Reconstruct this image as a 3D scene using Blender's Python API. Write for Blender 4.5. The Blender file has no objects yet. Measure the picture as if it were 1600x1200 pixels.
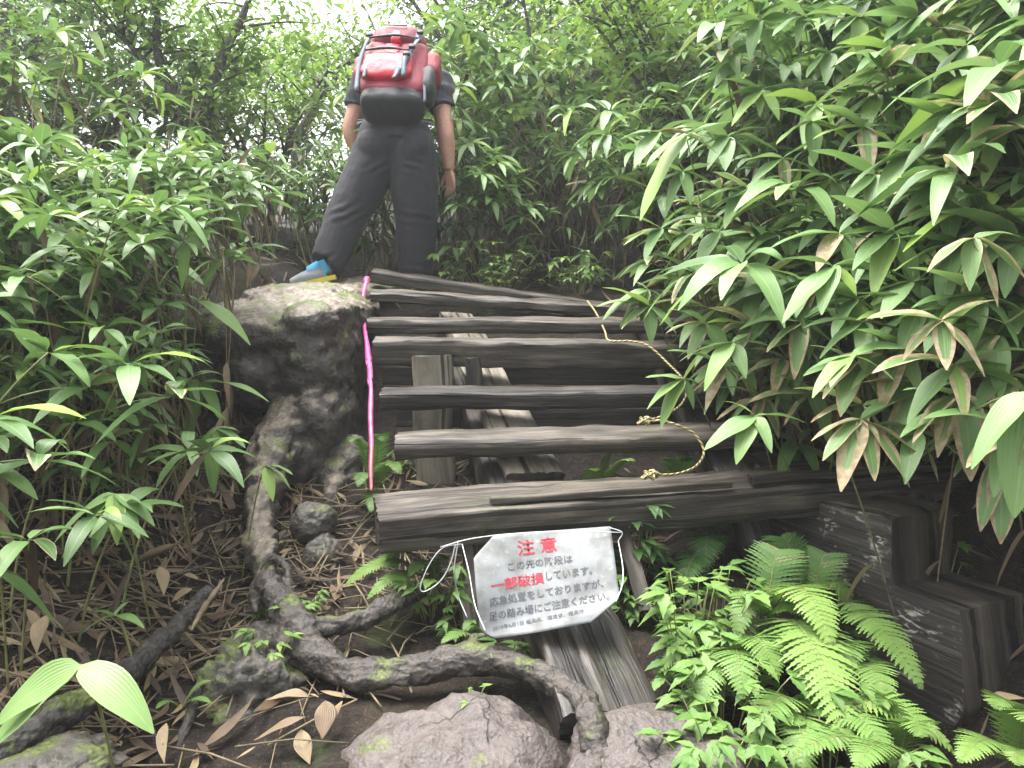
import bpy, bmesh, math, random
import numpy as np
from mathutils import Vector as V, Matrix, noise
R = math.radians
scene = bpy.context.scene
COL = scene.collection
rnd = random.Random(7)

# ---------------------------------------------------------------- camera, sky, sun, exposure
F = 1209.0                                  # focal length in px of the 1600 px wide photograph
PITCH = math.atan(130 / F)
CAM = V((0, 0, 1.5))
cd = bpy.data.cameras.new('camera'); cam = bpy.data.objects.new('camera', cd); COL.objects.link(cam)
cam.location = CAM; cam.rotation_euler = (math.pi / 2 - PITCH, 0, 0)
cd.sensor_width = 36; cd.lens = 36 * F / 1600; cd.clip_start = .05; cd.clip_end = 500
scene.camera = cam
w = bpy.data.worlds.new('World'); scene.world = w; w.use_nodes = True
wn = w.node_tree
SUN_EL, SUN_AZ = R(72), R(300)
sky = wn.nodes.new('ShaderNodeTexSky'); sky.sky_type = 'NISHITA'; sky.sun_disc = False
sky.sun_elevation = SUN_EL; sky.sun_rotation = SUN_AZ; sky.dust_density = 6; sky.air_density = 1.0; sky.ozone_density = 1
hs = wn.nodes.new('ShaderNodeHueSaturation'); hs.inputs['Saturation'].default_value = .22
bg = wn.nodes['Background']; bg.inputs['Strength'].default_value = .15
wn.links.new(sky.outputs[0], hs.inputs['Color']); wn.links.new(hs.outputs[0], bg.inputs['Color'])
sd = bpy.data.lights.new('sun', 'SUN'); sd.energy = 1.5; sd.angle = R(40); sd.color = (1, .98, .94)
so = bpy.data.objects.new('sun', sd); COL.objects.link(so)
sv = V((math.sin(SUN_AZ) * math.cos(SUN_EL), math.cos(SUN_AZ) * math.cos(SUN_EL), math.sin(SUN_EL)))
so.rotation_euler = sv.to_track_quat('Z', 'Y').to_euler()
scene.view_settings.view_transform = 'Standard'; scene.view_settings.look = 'None'
scene.view_settings.exposure = 2.15; scene.view_settings.gamma = 1
scene.cycles.max_bounces = 6; scene.cycles.diffuse_bounces = 3; scene.cycles.glossy_bounces = 2
scene.cycles.transmission_bounces = 3; scene.cycles.caustics_reflective = False; scene.cycles.caustics_refractive = False

CP, SP = math.cos(PITCH), math.sin(PITCH)
def P(px, py, Y):
    """the world point on the vertical plane y = Y that the photograph shows at (px, py)"""
    a, b = (px - 800) / F, (600 - py) / F
    t = Y / (CP + b * SP)
    return V((a * t, Y, CAM.z + t * (-SP + b * CP)))
def proj(p):
    d = V(p) - CAM
    z = d.y * CP - d.z * SP
    if z < .05: return (-9e3, -9e3)
    return (800 + F * d.x / z, 600 - F * (d.y * SP + d.z * CP) / z)
def lerp(a, b, t): return a + (b - a) * t
def clamp(x, a=0., b=1.): return max(a, min(b, x))
def sstep(a, b, x):
    t = clamp((x - a) / (b - a)); return t * t * (3 - 2 * t)
def fbm(p, s, o=4, seed=0.):
    return noise.fractal(V(p) * s + V((seed, seed * 1.7, -seed)), 1.0, 2.0, o)

# ---------------------------------------------------------------- mesh helpers
class MB:
    def __init__(s): s.v = []; s.f = []; s.uv = []; s.c = []; s.mi = []; s.cc = (0., 0., 0.); s.m = 0
    def vert(s, p, uv=(0, 0)):
        s.v.append((p[0], p[1], p[2])); s.uv.append(uv); s.c.append(s.cc); return len(s.v) - 1
    def face(s, *i): s.f.append(i); s.mi.append(s.m)
    def tube(s, pts, rad, n=8, closed=True, flat=1.0, up=None, wob=0., seed=0.):
        """a round bar along pts; flat squashes it across `up`"""
        pts = [V(p) for p in pts]; N = len(pts)
        if not hasattr(rad, '__len__'): rad = [rad] * N
        ref = V(up) if up else V((.13, .31, .94)); rings = []; L = 0.
        for i, p in enumerate(pts):
            t = (pts[min(i + 1, N - 1)] - pts[max(i - 1, 0)]).normalized()
            x = ref.cross(t)
            if x.length < .05: x = V((1, 0, 0)).cross(t)
            x.normalize(); y = t.cross(x).normalized()
            if not up: ref = y
            if i: L += (p - pts[i - 1]).length
            ring = []
            for k in range(n):
                a = 2 * math.pi * k / n
                q = p + (x * math.cos(a) + y * math.sin(a) * flat) * rad[i]
                if wob: q += (q - p) * wob * noise.noise(q * 14 + V((seed, 0, 0)))
                ring.append(s.vert(q, (L, k / n)))
            rings.append(ring)
        for i in range(N - 1):
            for k in range(n):
                s.face(rings[i][k], rings[i][(k + 1) % n], rings[i + 1][(k + 1) % n], rings[i + 1][k])
        if closed:
            s.face(*reversed(rings[0])); s.face(*rings[-1])
        return s
    def ellip(s, c, r, M=None, nu=16, nv=10, e=1.0):
        """an ellipsoid; e < 1 makes it boxier (superellipsoid)"""
        c = V(c); sp = lambda a: math.copysign(abs(a) ** e, a)
        rows = []
        for j in range(nv + 1):
            ph = -math.pi / 2 + math.pi * j / nv; row = []
            for i in range(nu):
                th = 2 * math.pi * i / nu
                q = V((sp(math.cos(ph)) * sp(math.cos(th)) * r[0], sp(math.cos(ph)) * sp(math.sin(th)) * r[1], sp(math.sin(ph)) * r[2]))
                if M: q = M @ q
                row.append(s.vert(c + q, (i / nu, j / nv)))
                if j in (0, nv): break
            rows.append(row)
        for j in range(nv):
            a, b = rows[j], rows[j + 1]
            for i in range(nu):
                k = (i + 1) % nu
                if len(a) == 1: s.face(a[0], b[k], b[i])
                elif len(b) == 1: s.face(a[i], a[k], b[0])
                else: s.face(a[i], a[k], b[k], b[i])
        return s
    def mesh(s, name, mats):
        me = bpy.data.meshes.new(name); me.from_pydata(s.v, [], s.f)
        n = len(me.loops); li = np.empty(n, np.int32); me.loops.foreach_get('vertex_index', li)
        uv = np.array(s.uv, np.float32).reshape(-1, 2)
        l = me.uv_layers.new(name='UVMap'); l.data.foreach_set('uv', uv[li].ravel())
        ca = me.color_attributes.new('lv', 'FLOAT_COLOR', 'POINT')
        c = np.ones((len(s.v), 4), np.float32); c[:, :3] = np.array(s.c, np.float32).reshape(-1, 3); ca.data.foreach_set('color', c.ravel())
        me.polygons.foreach_set('material_index', np.array(s.mi, np.int32))
        for m in (mats if isinstance(mats, (list, tuple)) else [mats]): me.materials.append(m)
        me.polygons.foreach_set('use_smooth', np.ones(len(me.polygons), bool))
        me.update(); return me
    def build(s, name, mats, parent=None, smooth=True, edge=None):
        me = s.mesh(name, mats)
        if edge is not None: sharp(me, edge)
        elif not smooth: me.polygons.foreach_set('use_smooth', np.zeros(len(me.polygons), bool))
        return link(name, me, parent)
def sharp(me, deg):
    bm = bmesh.new(); bm.from_mesh(me)
    for e in bm.edges:
        if len(e.link_faces) == 2 and e.calc_face_angle(0) > R(deg): e.smooth = False
    bm.to_mesh(me); bm.free()
def link(name, me, parent=None):
    o = bpy.data.objects.new(name, me); COL.objects.link(o)
    if parent:
        o.parent = parent; o.matrix_parent_inverse = Matrix.Translation(parent.location).inverted()
    return o
def tag(o, label, cat, group=None):
    o['label'] = label; o['category'] = cat
    if group: o['group'] = group
    return o
def kind(o, k): o['kind'] = k; return o
def thing(name, loc, label, cat, group=None):
    o = bpy.data.objects.new(name, None); COL.objects.link(o); o.location = loc; o.empty_display_size = .1
    return tag(o, label, cat, group)
def copy_tree(o):
    c = o.copy(); COL.objects.link(c)
    for ch in o.children:
        d = ch.copy(); COL.objects.link(d); d.parent = c
    return c
def union(mb, voxel, smooth=4, fac=.5):
    """melt the overlapping solids of mb into one continuous skin"""
    me = bpy.data.meshes.new('tmp'); me.from_pydata(mb.v, [], mb.f)
    o = bpy.data.objects.new('tmp', me); COL.objects.link(o)
    m = o.modifiers.new('r', 'REMESH'); m.mode = 'VOXEL'; m.voxel_size = voxel; m.use_smooth_shade = True
    if smooth:
        m = o.modifiers.new('s', 'SMOOTH'); m.iterations = smooth; m.factor = fac
    dg = bpy.context.evaluated_depsgraph_get()
    r = bpy.data.meshes.new_from_object(o.evaluated_get(dg))
    bpy.data.objects.remove(o); bpy.data.meshes.remove(me)
    return r
def displace(me, fn):
    """move every vertex along its normal by fn(co, normal)"""
    me.update(); n = len(me.vertices)
    co = np.empty(n * 3, np.float32); me.vertices.foreach_get('co', co); co = co.reshape(-1, 3)
    no = np.empty(n * 3, np.float32); me.vertices.foreach_get('normal', no); no = no.reshape(-1, 3)
    d = np.array([fn(V(c), V(m)) for c, m in zip(co.tolist(), no.tolist())], np.float32)
    co = co + no * d[:, None]; me.vertices.foreach_set('co', co.ravel()); me.update(); return me
def finish(name, me, mats, parent=None):
    for m in (mats if isinstance(mats, (list, tuple)) else [mats]): me.materials.append(m)
    me.name = name
    me.polygons.foreach_set('use_smooth', np.ones(len(me.polygons), bool)); return link(name, me, parent)
def bez(a, b, c, n):
    return [V(a) * (1 - t) ** 2 + V(b) * 2 * t * (1 - t) + V(c) * t * t for t in [i / n for i in range(n + 1)]]
def spline(pts, k=5):
    """Catmull-Rom through pts"""
    p = [V(q) for q in pts]; p = [p[0] * 2 - p[1]] + p + [p[-1] * 2 - p[-2]]; out = []
    for i in range(1, len(p) - 2):
        for j in range(k):
            t = j / k
            out.append(.5 * ((2 * p[i]) + (p[i + 1] - p[i - 1]) * t + (2 * p[i - 1] - 5 * p[i] + 4 * p[i + 1] - p[i + 2]) * t * t + (3 * p[i] - p[i - 1] - 3 * p[i + 1] + p[i + 2]) * t ** 3))
    return out + [p[-2]]
def ramp1(vals, n):
    """resample a list of radii to n values"""
    m = len(vals) - 1
    return [lerp(vals[min(int(i / (n - 1) * m), m - 1)], vals[min(int(i / (n - 1) * m), m - 1) + 1], i / (n - 1) * m - min(int(i / (n - 1) * m), m - 1)) for i in range(n)]

# ---------------------------------------------------------------- materials
class NT:
    def __init__(s, name):
        s.mat = bpy.data.materials.new(name); s.mat.use_nodes = True; s.t = s.mat.node_tree
        s.b = s.t.nodes['Principled BSDF']; s.out = s.t.nodes['Material Output']
    def n(s, typ, ins=None, **props):
        nd = s.t.nodes.new('ShaderNode' + typ)
        for k, v in props.items(): setattr(nd, k, v)
        for k, v in (ins or {}).items(): s.set(nd.inputs[k], v)
        return nd
    def set(s, sock, v):
        if isinstance(v, bpy.types.NodeSocket): s.t.links.new(v, sock)
        elif hasattr(v, '__len__') and len(v) == 3 and sock.type == 'RGBA': sock.default_value = (*v, 1)
        else: sock.default_value = v
    def p(s, **k):
        for a, v in k.items(): s.set(s.b.inputs[a.replace('_', ' ')], v)
    def noise(s, vec, scale, detail=4, rough=.55, dist=0.):
        return s.n('TexNoise', {'Vector': vec, 'Scale': scale, 'Detail': detail, 'Roughness': rough, 'Distortion': dist}).outputs['Fac']
    def ramp(s, fac, *stops):
        nd = s.n('ValToRGB', {'Fac': fac}); e = nd.color_ramp.elements
        while len(e) < len(stops): e.new(.5)
        for el, (p, c) in zip(e, stops):
            el.position = p; el.color = (*c, 1) if hasattr(c, '__len__') else (c, c, c, 1)
        return nd.outputs['Color']
    def mix(s, fac, a, b, mode='MIX'):
        nd = s.n('Mix', data_type='RGBA', blend_type=mode)
        s.set(nd.inputs[0], fac); s.set(nd.inputs[6], a); s.set(nd.inputs[7], b); return nd.outputs[2]
    def math(s, op, a, b=0., c=None):
        nd = s.n('Math', operation=op); s.set(nd.inputs[0], a); s.set(nd.inputs[1], b)
        if c is not None: s.set(nd.inputs[2], c)
        return nd.outputs[0]
    def maprange(s, v, a, b, c=0., d=1.):
        return s.n('MapRange', {'Value': v, 'From Min': a, 'From Max': b, 'To Min': c, 'To Max': d}).outputs[0]
    def bump(s, h, strength=.5, dist=.01):
        s.set(s.b.inputs['Normal'], s.n('Bump', {'Height': h, 'Strength': strength, 'Distance': dist}).outputs[0])
    def co(s, which='Object'): return s.n('TexCoord').outputs[which]
    def map(s, vec, scale=(1, 1, 1), loc=(0, 0, 0)):
        return s.n('Mapping', {'Vector': vec, 'Scale': scale, 'Location': loc}).outputs[0]
    def attr(s):
        a = s.n('Attribute', attribute_name='lv'); sp = s.n('SeparateColor', {'Color': a.outputs['Color']}); return sp.outputs
    def uv(s):
        sp = s.n('SeparateXYZ', {'Vector': s.n('UVMap', uv_map='UVMap').outputs[0]}); return sp.outputs

def leaf_mat(name, dark, mid, light, young, rough=.38, trans=.3, veins=True, spec=.5):
    """leaf blade: uv = (across, along); lv = (tone, withered share, youth)"""
    m = NT(name); at = m.attr(); u = m.uv(); geo = m.n('NewGeometry').outputs['Position']
    tone = m.math('ADD', at[0], m.math('MULTIPLY', m.math('SUBTRACT', m.noise(geo, 9, 2), .5), .35))
    c = m.ramp(tone, (.05, dark), (.5, mid), (1, light))
    c = m.mix(at[2], c, young)
    au = m.math('ABSOLUTE', m.math('MULTIPLY_ADD', u[0], 2., -1.))
    if veins:
        st = m.n('TexWave', {'Vector': m.n('CombineXYZ', {'X': u[0], 'Y': m.math('MULTIPLY', u[1], .15)}).outputs[0], 'Scale': 3.2, 'Distortion': .4}, bands_direction='X').outputs['Fac']
        c = m.mix(m.math('MULTIPLY', st, .16), c, light)
        rib = m.maprange(au, .0, .09, 1, 0)
        c = m.mix(m.math('MULTIPLY', rib, .55), c, m.mix(.4, light, (.35, .45, .16)))
    # withered margin and tip
    nz = m.noise(geo, 38, 3); nz2 = m.noise(geo, 12, 2)
    edge = m.math('MAXIMUM', au, m.math('MULTIPLY', m.math('POWER', u[1], 4.), .95))
    th = m.math('SUBTRACT', 1.12, m.math('MULTIPLY', at[1], 1.12))
    dm = m.maprange(m.math('ADD', edge, m.math('MULTIPLY_ADD', nz2, .7, -.35)), m.math('SUBTRACT', th, .05), m.math('ADD', th, .05))
    tan = m.ramp(nz, (.25, (.21, .15, .08)), (.5, (.38, .30, .18)), (.75, (.50, .44, .31)))
    c = m.mix(dm, c, tan)
    m.p(Base_Color=c, Roughness=m.mix(dm, (rough,) * 3, (.7,) * 3)); m.b.inputs['Specular IOR Level'].default_value = spec
    if veins: m.bump(st, .25, .002)
    tr = m.n('BsdfTranslucent', {'Color': m.mix(.35, c, m.mix(1., c, (1., 1., .45), 'MULTIPLY'))})
    mx = m.n('MixShader', {'Fac': trans}); m.t.links.new(m.b.outputs[0], mx.inputs[1]); m.t.links.new(tr.outputs[0], mx.inputs[2])
    m.t.links.new(mx.outputs[0], m.out.inputs['Surface']); return m.mat
M = {}
M['sasa'] = leaf_mat('bamboo_leaf', (.045, .098, .030), (.125, .228, .072), (.22, .335, .132), (.25, .37, .06), rough=.38, spec=.36)
M['tree_leaf'] = leaf_mat('tree_leaf', (.04, .10, .025), (.11, .22, .05), (.20, .34, .07), (.36, .46, .08), rough=.5, trans=.4, veins=False)
M['needle'] = leaf_mat('needle_leaf', (.012, .035, .018), (.03, .07, .035), (.055, .11, .05), (.1, .16, .06), rough=.5, trans=.15, veins=False)
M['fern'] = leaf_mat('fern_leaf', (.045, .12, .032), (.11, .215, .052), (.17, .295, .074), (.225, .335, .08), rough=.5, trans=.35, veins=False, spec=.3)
M['herb'] = leaf_mat('herb_leaf', (.035, .095, .025), (.095, .20, .045), (.16, .29, .065), (.27, .36, .09), rough=.45, trans=.35, veins=True, spec=.4)
def simple(name, col, rough=.6, spec=.5, nscale=30, var=.35, bump=.2, bd=.004):
    m = NT(name); c = m.co(); nz = m.noise(c, nscale, 4)
    m.p(Base_Color=m.ramp(nz, (.25, tuple(x * (1 - var) for x in col)), (.75, tuple(min(1, x * (1 + var)) for x in col))), Roughness=rough)
    m.b.inputs['Specular IOR Level'].default_value = spec
    if bump: m.bump(nz, bump, bd)
    return m.mat
M['culm'] = simple('bamboo_culm', (.16, .17, .06), .5, nscale=25, var=.5)
M['dry_culm'] = simple('dry_culm', (.15, .115, .065), .7, nscale=25, var=.5)
def dry_mat():
    m = NT('dry_leaf'); at = m.attr(); u = m.uv(); g = m.n('NewGeometry').outputs['Position']
    t = m.math('ADD', m.math('MULTIPLY', at[0], .75), m.math('MULTIPLY', m.noise(g, 30, 3), .35))
    c = m.ramp(t, (.15, (.035, .021, .012)), (.45, (.12, .078, .042)), (.75, (.22, .165, .088)), (1, (.34, .27, .16)))
    st = m.n('TexWave', {'Vector': m.n('CombineXYZ', {'X': u[0], 'Y': m.math('MULTIPLY', u[1], .2)}).outputs[0], 'Scale': 3., 'Distortion': 1.2}, bands_direction='X').outputs['Fac']
    m.p(Base_Color=m.mix(m.math('MULTIPLY', st, .3), c, (.12, .08, .045)), Roughness=.6); m.bump(st, .4, .003); return m.mat
M['dry'] = dry_mat()

def wood(name, dark, mid, light, wear=.5, rough=.55, grain=1.0):
    """weathered timber: uv = (metres along, turn round the section); wear lays pale dry fibres over it"""
    m = NT(name); uv = m.n('UVMap', uv_map='UVMap').outputs[0]; oi = m.n('ObjectInfo').outputs['Random']
    off = m.n('CombineXYZ', {'X': m.math('MULTIPLY', oi, 40.), 'Y': m.math('MULTIPLY', oi, 17.)}).outputs[0]
    uv = m.n('VectorMath', {0: uv, 1: off}, operation='ADD').outputs[0]
    g1 = m.noise(m.map(uv, (2.2, 34 * grain, 1)), 1., 6, .65, .6)
    g2 = m.noise(m.map(uv, (5, 120 * grain, 1)), 1., 4, .6)
    blot = m.noise(m.map(uv, (2.5, 6, 1)), 1., 5, .6, .4)
    c = m.ramp(g1, (.28, dark), (.52, mid), (.74, light))
    c = m.mix(m.math('MULTIPLY', m.maprange(g2, .42, .62), .45), c, dark)
    pale = m.maprange(m.math('ADD', blot, m.math('MULTIPLY', g1, .4)), .85 - .45 * wear, 1.02 - .3 * wear)
    c = m.mix(m.math('MULTIPLY', pale, .62), c, m.mix(g2, mid, tuple(min(1, x * 1.35) for x in light)))
    crk = m.maprange(m.noise(m.map(uv, (.7, 26, 1), (9, 1, 0)), 1., 3, .45, .5), .60, .635)
    c = m.mix(m.math('MULTIPLY', crk, .85), c, (.006, .005, .005))
    geo = m.n('NewGeometry').outputs['Position']
    mud = m.maprange(m.noise(geo, 7, 5, .6), .55, .68); c = m.mix(m.math('MULTIPLY', mud, .4), c, (.030, .022, .014))
    ms = m.math('MULTIPLY', m.maprange(m.noise(geo, 3.1, 3), .56, .66), m.maprange(m.noise(geo, 40, 4, .6), .45, .6)); c = m.mix(m.math('MULTIPLY', ms, .55), c, (.045, .055, .016))
    wet = m.noise(m.map(uv, (3, 9, 1), (5, 3, 0)), 1., 3)
    m.p(Base_Color=c, Roughness=m.maprange(wet, .35, .65, rough - .2, rough + .15)); m.b.inputs['Specular IOR Level'].default_value = .3
    h = m.math('ADD', m.math('MULTIPLY', g1, .8), m.math('MULTIPLY', g2, .5)); h = m.math('SUBTRACT', h, m.math('MULTIPLY', crk, .8)); m.bump(h, .8, .007); return m.mat
M['timber'] = wood('weathered_timber', (.0095, .008, .0065), (.048, .0395, .032), (.17, .144, .116), .5)
M['timber_dark'] = wood('dark_wet_timber', (.006, .0052, .0045), (.024, .020, .017), (.085, .072, .060), .35, .5)
M['timber_pale'] = wood('pale_timber', (.06, .05, .036), (.14, .12, .09), (.25, .22, .175), .6, .65)
M['timber_end'] = wood('timber_end', (.012, .011, .010), (.035, .03, .027), (.10, .09, .08), .4, .6, .25)
def flaked():
    m = NT('flaked_timber'); c = m.co(); uv = m.n('UVMap', uv_map='UVMap').outputs[0]
    g1 = m.noise(m.map(uv, (1.6, 55, 1)), 1., 6, .65, .12); b = m.noise(c, 9, 5, .62); fl = m.noise(m.map(uv, (14, 40, 1)), 1., 4, .6, 1.)
    col = m.ramp(g1, (.3, (.016, .0145, .013)), (.55, (.06, .054, .048)), (.8, (.20, .178, .155)))
    k = m.math('MULTIPLY', m.maprange(b, .53, .62), m.maprange(fl, .50, .58))
    col = m.mix(k, col, (.42, .39, .34)); m.b.inputs['Specular IOR Level'].default_value = .3
    m.p(Base_Color=col, Roughness=m.maprange(b, .4, .6, .35, .6)); m.bump(m.math('ADD', g1, m.math('MULTIPLY', fl, .6)), .8, .007); return m.mat
M['flaked'] = flaked()
def bark(name, dark, mid, light, moss=0., lichen=0., sc=1., top=None, cracks=False):
    m = NT(name); c = m.co(); g = m.n('NewGeometry')
    a = m.noise(c, 22 * sc, 7, .65, .3); b = m.noise(c, 5 * sc, 4); mus = m.n('TexVoronoi', {'Vector': c, 'Scale': 60 * sc}).outputs['Distance']
    col = m.ramp(a, (.28, dark), (.5, mid), (.75, light))
    col = m.mix(m.maprange(b, .4, .7), col, m.mix(.5, col, dark))
    nz = m.n('SeparateXYZ', {'Vector': g.outputs['Normal']}).outputs[2]
    if top:
        fine = m.noise(m.map(c, (40, 14, 40)), 1., 5, .6)
        tcol = m.ramp(fine, (.3, top[0]), (.52, top[1]), (.75, top[2]))
        col = m.mix(m.maprange(m.math('ADD', nz, m.math('MULTIPLY_ADD', b, .5, -.25)), .45, .7), col, tcol)
    if moss:
        mk = m.maprange(m.math('ADD', m.noise(c, 6.5, 5, .6), m.math('MULTIPLY', nz, .10)), .70 - .16 * moss, .76 - .13 * moss)
        col = m.mix(m.math('MULTIPLY', mk, .9), col, m.ramp(m.noise(c, 90, 2), (.3, (.03, .045, .008)), (.7, (.12, .15, .025))))
    if lichen:
        lk = m.math('MULTIPLY', m.maprange(m.noise(c, 17, 4, .6), .58 - .06 * lichen, .62 - .06 * lichen), m.maprange(m.noise(c, 3.2, 2), .45, .55))
        col = m.mix(m.math('MULTIPLY', lk, .85), col, (.46, .47, .39))
    h = m.math('ADD', a, m.math('MULTIPLY', mus, .35))
    if cracks:
        wv = m.n('VectorMath', {0: c, 1: m.n('VectorMath', {0: m.n('TexNoise', {'Vector': c, 'Scale': 6., 'Detail': 4.}).outputs['Color'], 3: .22}, operation='SCALE').outputs[0]}, operation='ADD').outputs[0]
        ed = m.n('TexVoronoi', {'Vector': wv, 'Scale': 3.6}, feature='DISTANCE_TO_EDGE').outputs['Distance']
        ck = m.math('MULTIPLY', m.maprange(ed, .0, .016, 1, 0), m.maprange(m.noise(c, 4, 2), .54, .62)); col = m.mix(m.math('MULTIPLY', ck, .75), col, (.02, .017, .013))
        gr = m.noise(c, 160, 2); col = m.mix(m.math('MULTIPLY', m.maprange(gr, .58, .66), .5), col, light); col = m.mix(m.math('MULTIPLY', m.maprange(m.noise(c, 3, 4, .6), .52, .66), .55), col, (.04, .034, .026))
        h = m.math('SUBTRACT', h, m.math('MULTIPLY', ck, .5))
    m.p(Base_Color=col, Roughness=m.maprange(a, .3, .7, .4, .75))
    m.bump(h, .8, .012); return m.mat
M['root'] = bark('root_bark', (.010, .008, .0065), (.040, .032, .026), (.12, .10, .08), moss=.25, lichen=.0, sc=1.3)
M['stump'] = bark('stump_wood', (.012, .010, .008), (.044, .037, .030), (.115, .098, .080), moss=.6, lichen=.0, top=((.06, .05, .038), (.15, .122, .092), (.28, .24, .185)))
M['trunk'] = bark('trunk_bark', (.02, .018, .016), (.05, .045, .04), (.12, .11, .095), moss=.2, sc=1.5)
M['branch'] = bark('rotten_branch', (.008, .007, .006), (.03, .026, .022), (.11, .095, .08), moss=.3, sc=1.6)
M['rock'] = bark('boulder_rock', (.042, .034, .030), (.085, .069, .063), (.14, .118, .107), moss=.12, lichen=0, sc=1.4, cracks=True)
M['mossrock'] = bark('mossy_rock', (.03, .028, .022), (.07, .062, .05), (.14, .12, .1), moss=.75, sc=1.2)
def soil():
    m = NT('soil'); c = m.co(); a = m.noise(c, 30, 8, .7); b = m.noise(c, 4, 5, .6); s = m.noise(c, 130, 3)
    col = m.ramp(a, (.3, (.005, .004, .003)), (.5, (.015, .011, .008)), (.72, (.045, .033, .023)))
    col = m.mix(m.math('MULTIPLY', m.maprange(b, .5, .68), .5), col, (.05, .036, .024))
    col = m.mix(m.math('MULTIPLY', m.maprange(s, .62, .7), .6), col, (.16, .12, .08))
    mk = m.maprange(m.noise(c, 3.3, 5, .6), .60, .68); col = m.mix(m.math('MULTIPLY', mk, .6), col, (.035, .05, .012))
    m.p(Base_Color=col, Roughness=m.maprange(b, .35, .65, .5, .9)); m.b.inputs['Specular IOR Level'].default_value = .22; m.bump(m.math('ADD', a, m.math('MULTIPLY', s, .4)), .9, .02); return m.mat
M['soil'] = soil()
def cloth(name, col, rough=.8, var=.25, weave=260, ripple=0.):
    m = NT(name); c = m.co(); a = m.noise(c, 7, 4); wv = m.noise(c, weave, 2)
    k = m.ramp(a, (.3, tuple(x * (1 - var) for x in col)), (.7, tuple(min(1, x * (1 + var)) for x in col)))
    m.p(Base_Color=k, Roughness=rough); m.b.inputs['Sheen Weight'].default_value = .04
    fold = m.noise(m.map(c, (7, 7, 9)), 1., 3, .5, 1.2)
    m.bump(m.math('ADD', m.math('MULTIPLY', fold, ripple), m.math('MULTIPLY', wv, .12)), .6, .02); return m.mat
M['trousers'] = cloth('trouser_cloth', (.018, .0175, .023), .85, ripple=.35)
M['shirt'] = cloth('shirt_cloth', (.014, .018, .028), .85, ripple=.7)
M['red'] = cloth('red_nylon', (.46, .007, .025), .5, ripple=.6)
M['maroon'] = cloth('dark_red_nylon', (.20, .005, .02), .6, ripple=.5)
M['black'] = cloth('black_nylon', (.008, .009, .013), .6, ripple=.5)
M['grey_strap'] = cloth('grey_webbing', (.12, .145, .18), .7, ripple=.2)
M['pale_strap'] = cloth('pale_webbing', (.45, .42, .42), .7)
M['skin'] = simple('skin', (.46, .24, .17), .5, nscale=60, var=.12, bump=.1)
M['hair'] = simple('hair', (.02, .016, .014), .5, nscale=200, var=.5, bump=.6)
M['eye'] = simple('eye', (.5, .48, .45), .2, bump=0)
M['shoe_blue'] = cloth('blue_shoe_mesh', (.06, .33, .55), .6)
M['shoe_grey'] = cloth('grey_shoe_mesh', (.20, .22, .24), .7, var=.5)
M['sole'] = cloth('yellow_sole', (.60, .52, .05), .6)
def ribbon_mat():
    m = NT('pink_tape'); u = m.uv(); c = m.co(); k = m.noise(c, 25, 3)
    d = m.maprange(m.math('ADD', u[0], m.math('MULTIPLY_ADD', k, .1, -.05)), .845, .875)
    m.p(Base_Color=m.mix(d, m.ramp(k, (.3, (.46, .05, .20)), (.7, (.60, .12, .30))), (.32, .06, .09)), Roughness=.45); return m.mat
M['tape'] = ribbon_mat()
def rope_mat():
    m = NT('tiger_rope'); u = m.uv(); s = m.math('FRACT', m.math('ADD', m.math('MULTIPLY', u[0], 38.), m.math('MULTIPLY', u[1], 2.)))
    k = m.maprange(s, .60, .66); nz = m.noise(m.co(), 60, 3)
    m.p(Base_Color=m.mix(k, m.ramp(nz, (.3, (.30, .23, .07)), (.7, (.50, .42, .20))), (.03, .027, .022)), Roughness=.8); m.bump(s, .8, .003); return m.mat
M['rope'] = rope_mat()
M['wire'] = simple('white_wire', (.50, .52, .52), .4, bump=0, var=.1)
def paper():
    m = NT('laminated_paper'); c = m.co(); a = m.noise(c, 14, 5, .6); b = m.noise(c, 60, 3)
    k = m.ramp(a, (.3, (.10, .10, .09)), (.55, (.185, .195, .197)), (.8, (.215, .225, .228)))
    k = m.mix(m.math('MULTIPLY', m.maprange(b, .64, .72), .35), k, (.40, .37, .28))
    m.p(Base_Color=k, Roughness=.55); m.b.inputs['Specular IOR Level'].default_value = .25; m.bump(m.noise(c, 10, 2), .15, .012); return m.mat
M['paper'] = paper()
M['print_red'] = simple('red_print', (.32, .035, .05), .7, .1, nscale=150, var=.25, bump=0)
M['print_grey'] = simple('grey_print', (.085, .087, .098), .7, .1, nscale=150, var=.3, bump=0)

# ---------------------------------------------------------------- ground
def base_z(y):
    T = [(-40, .30), (0, .33), (1.9, .37), (2.6, .46), (3.1, .60), (3.6, .85), (4.5, 1.40), (4.75, 1.53), (5.25, 1.60)]
    if y <= T[0][0]: return T[0][1]
    for (a, za), (b, zb) in zip(T, T[1:]):
        if y <= b: return lerp(za, zb, (y - a) / (b - a))
    return 1.60
def ground_z(x, y, rough=True):
    z = base_z(y)
    if y > 5.1:
        s = lerp(.10, .46, sstep(-3.2, .6, x)); d = min(y - 5.1, 14); z += d * s
    z += .42 * max(0, -x - 1.0) * sstep(.8, 2.2, y) * (1 - .55 * sstep(4.5, 7.5, y)) * (1 if x > -6 else 6 / -x)
    z += .72 * max(0, min(x, 9) - 1.25) * sstep(.6, 2.2, y)
    z -= .22 * sstep(.8, 1.15, x) * sstep(1.7, 2., y) * (1 - sstep(2.3, 2.8, y)) * (1 - sstep(1.6, 1.9, x))
    if rough and abs(x) < 9 and -1 < y < 14:
        p = V((x, y, 0)); z += .045 * noise.noise(p * 2.1) + .022 * noise.noise(p * 6.3) + .010 * noise.noise(p * 17)
    return z
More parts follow.
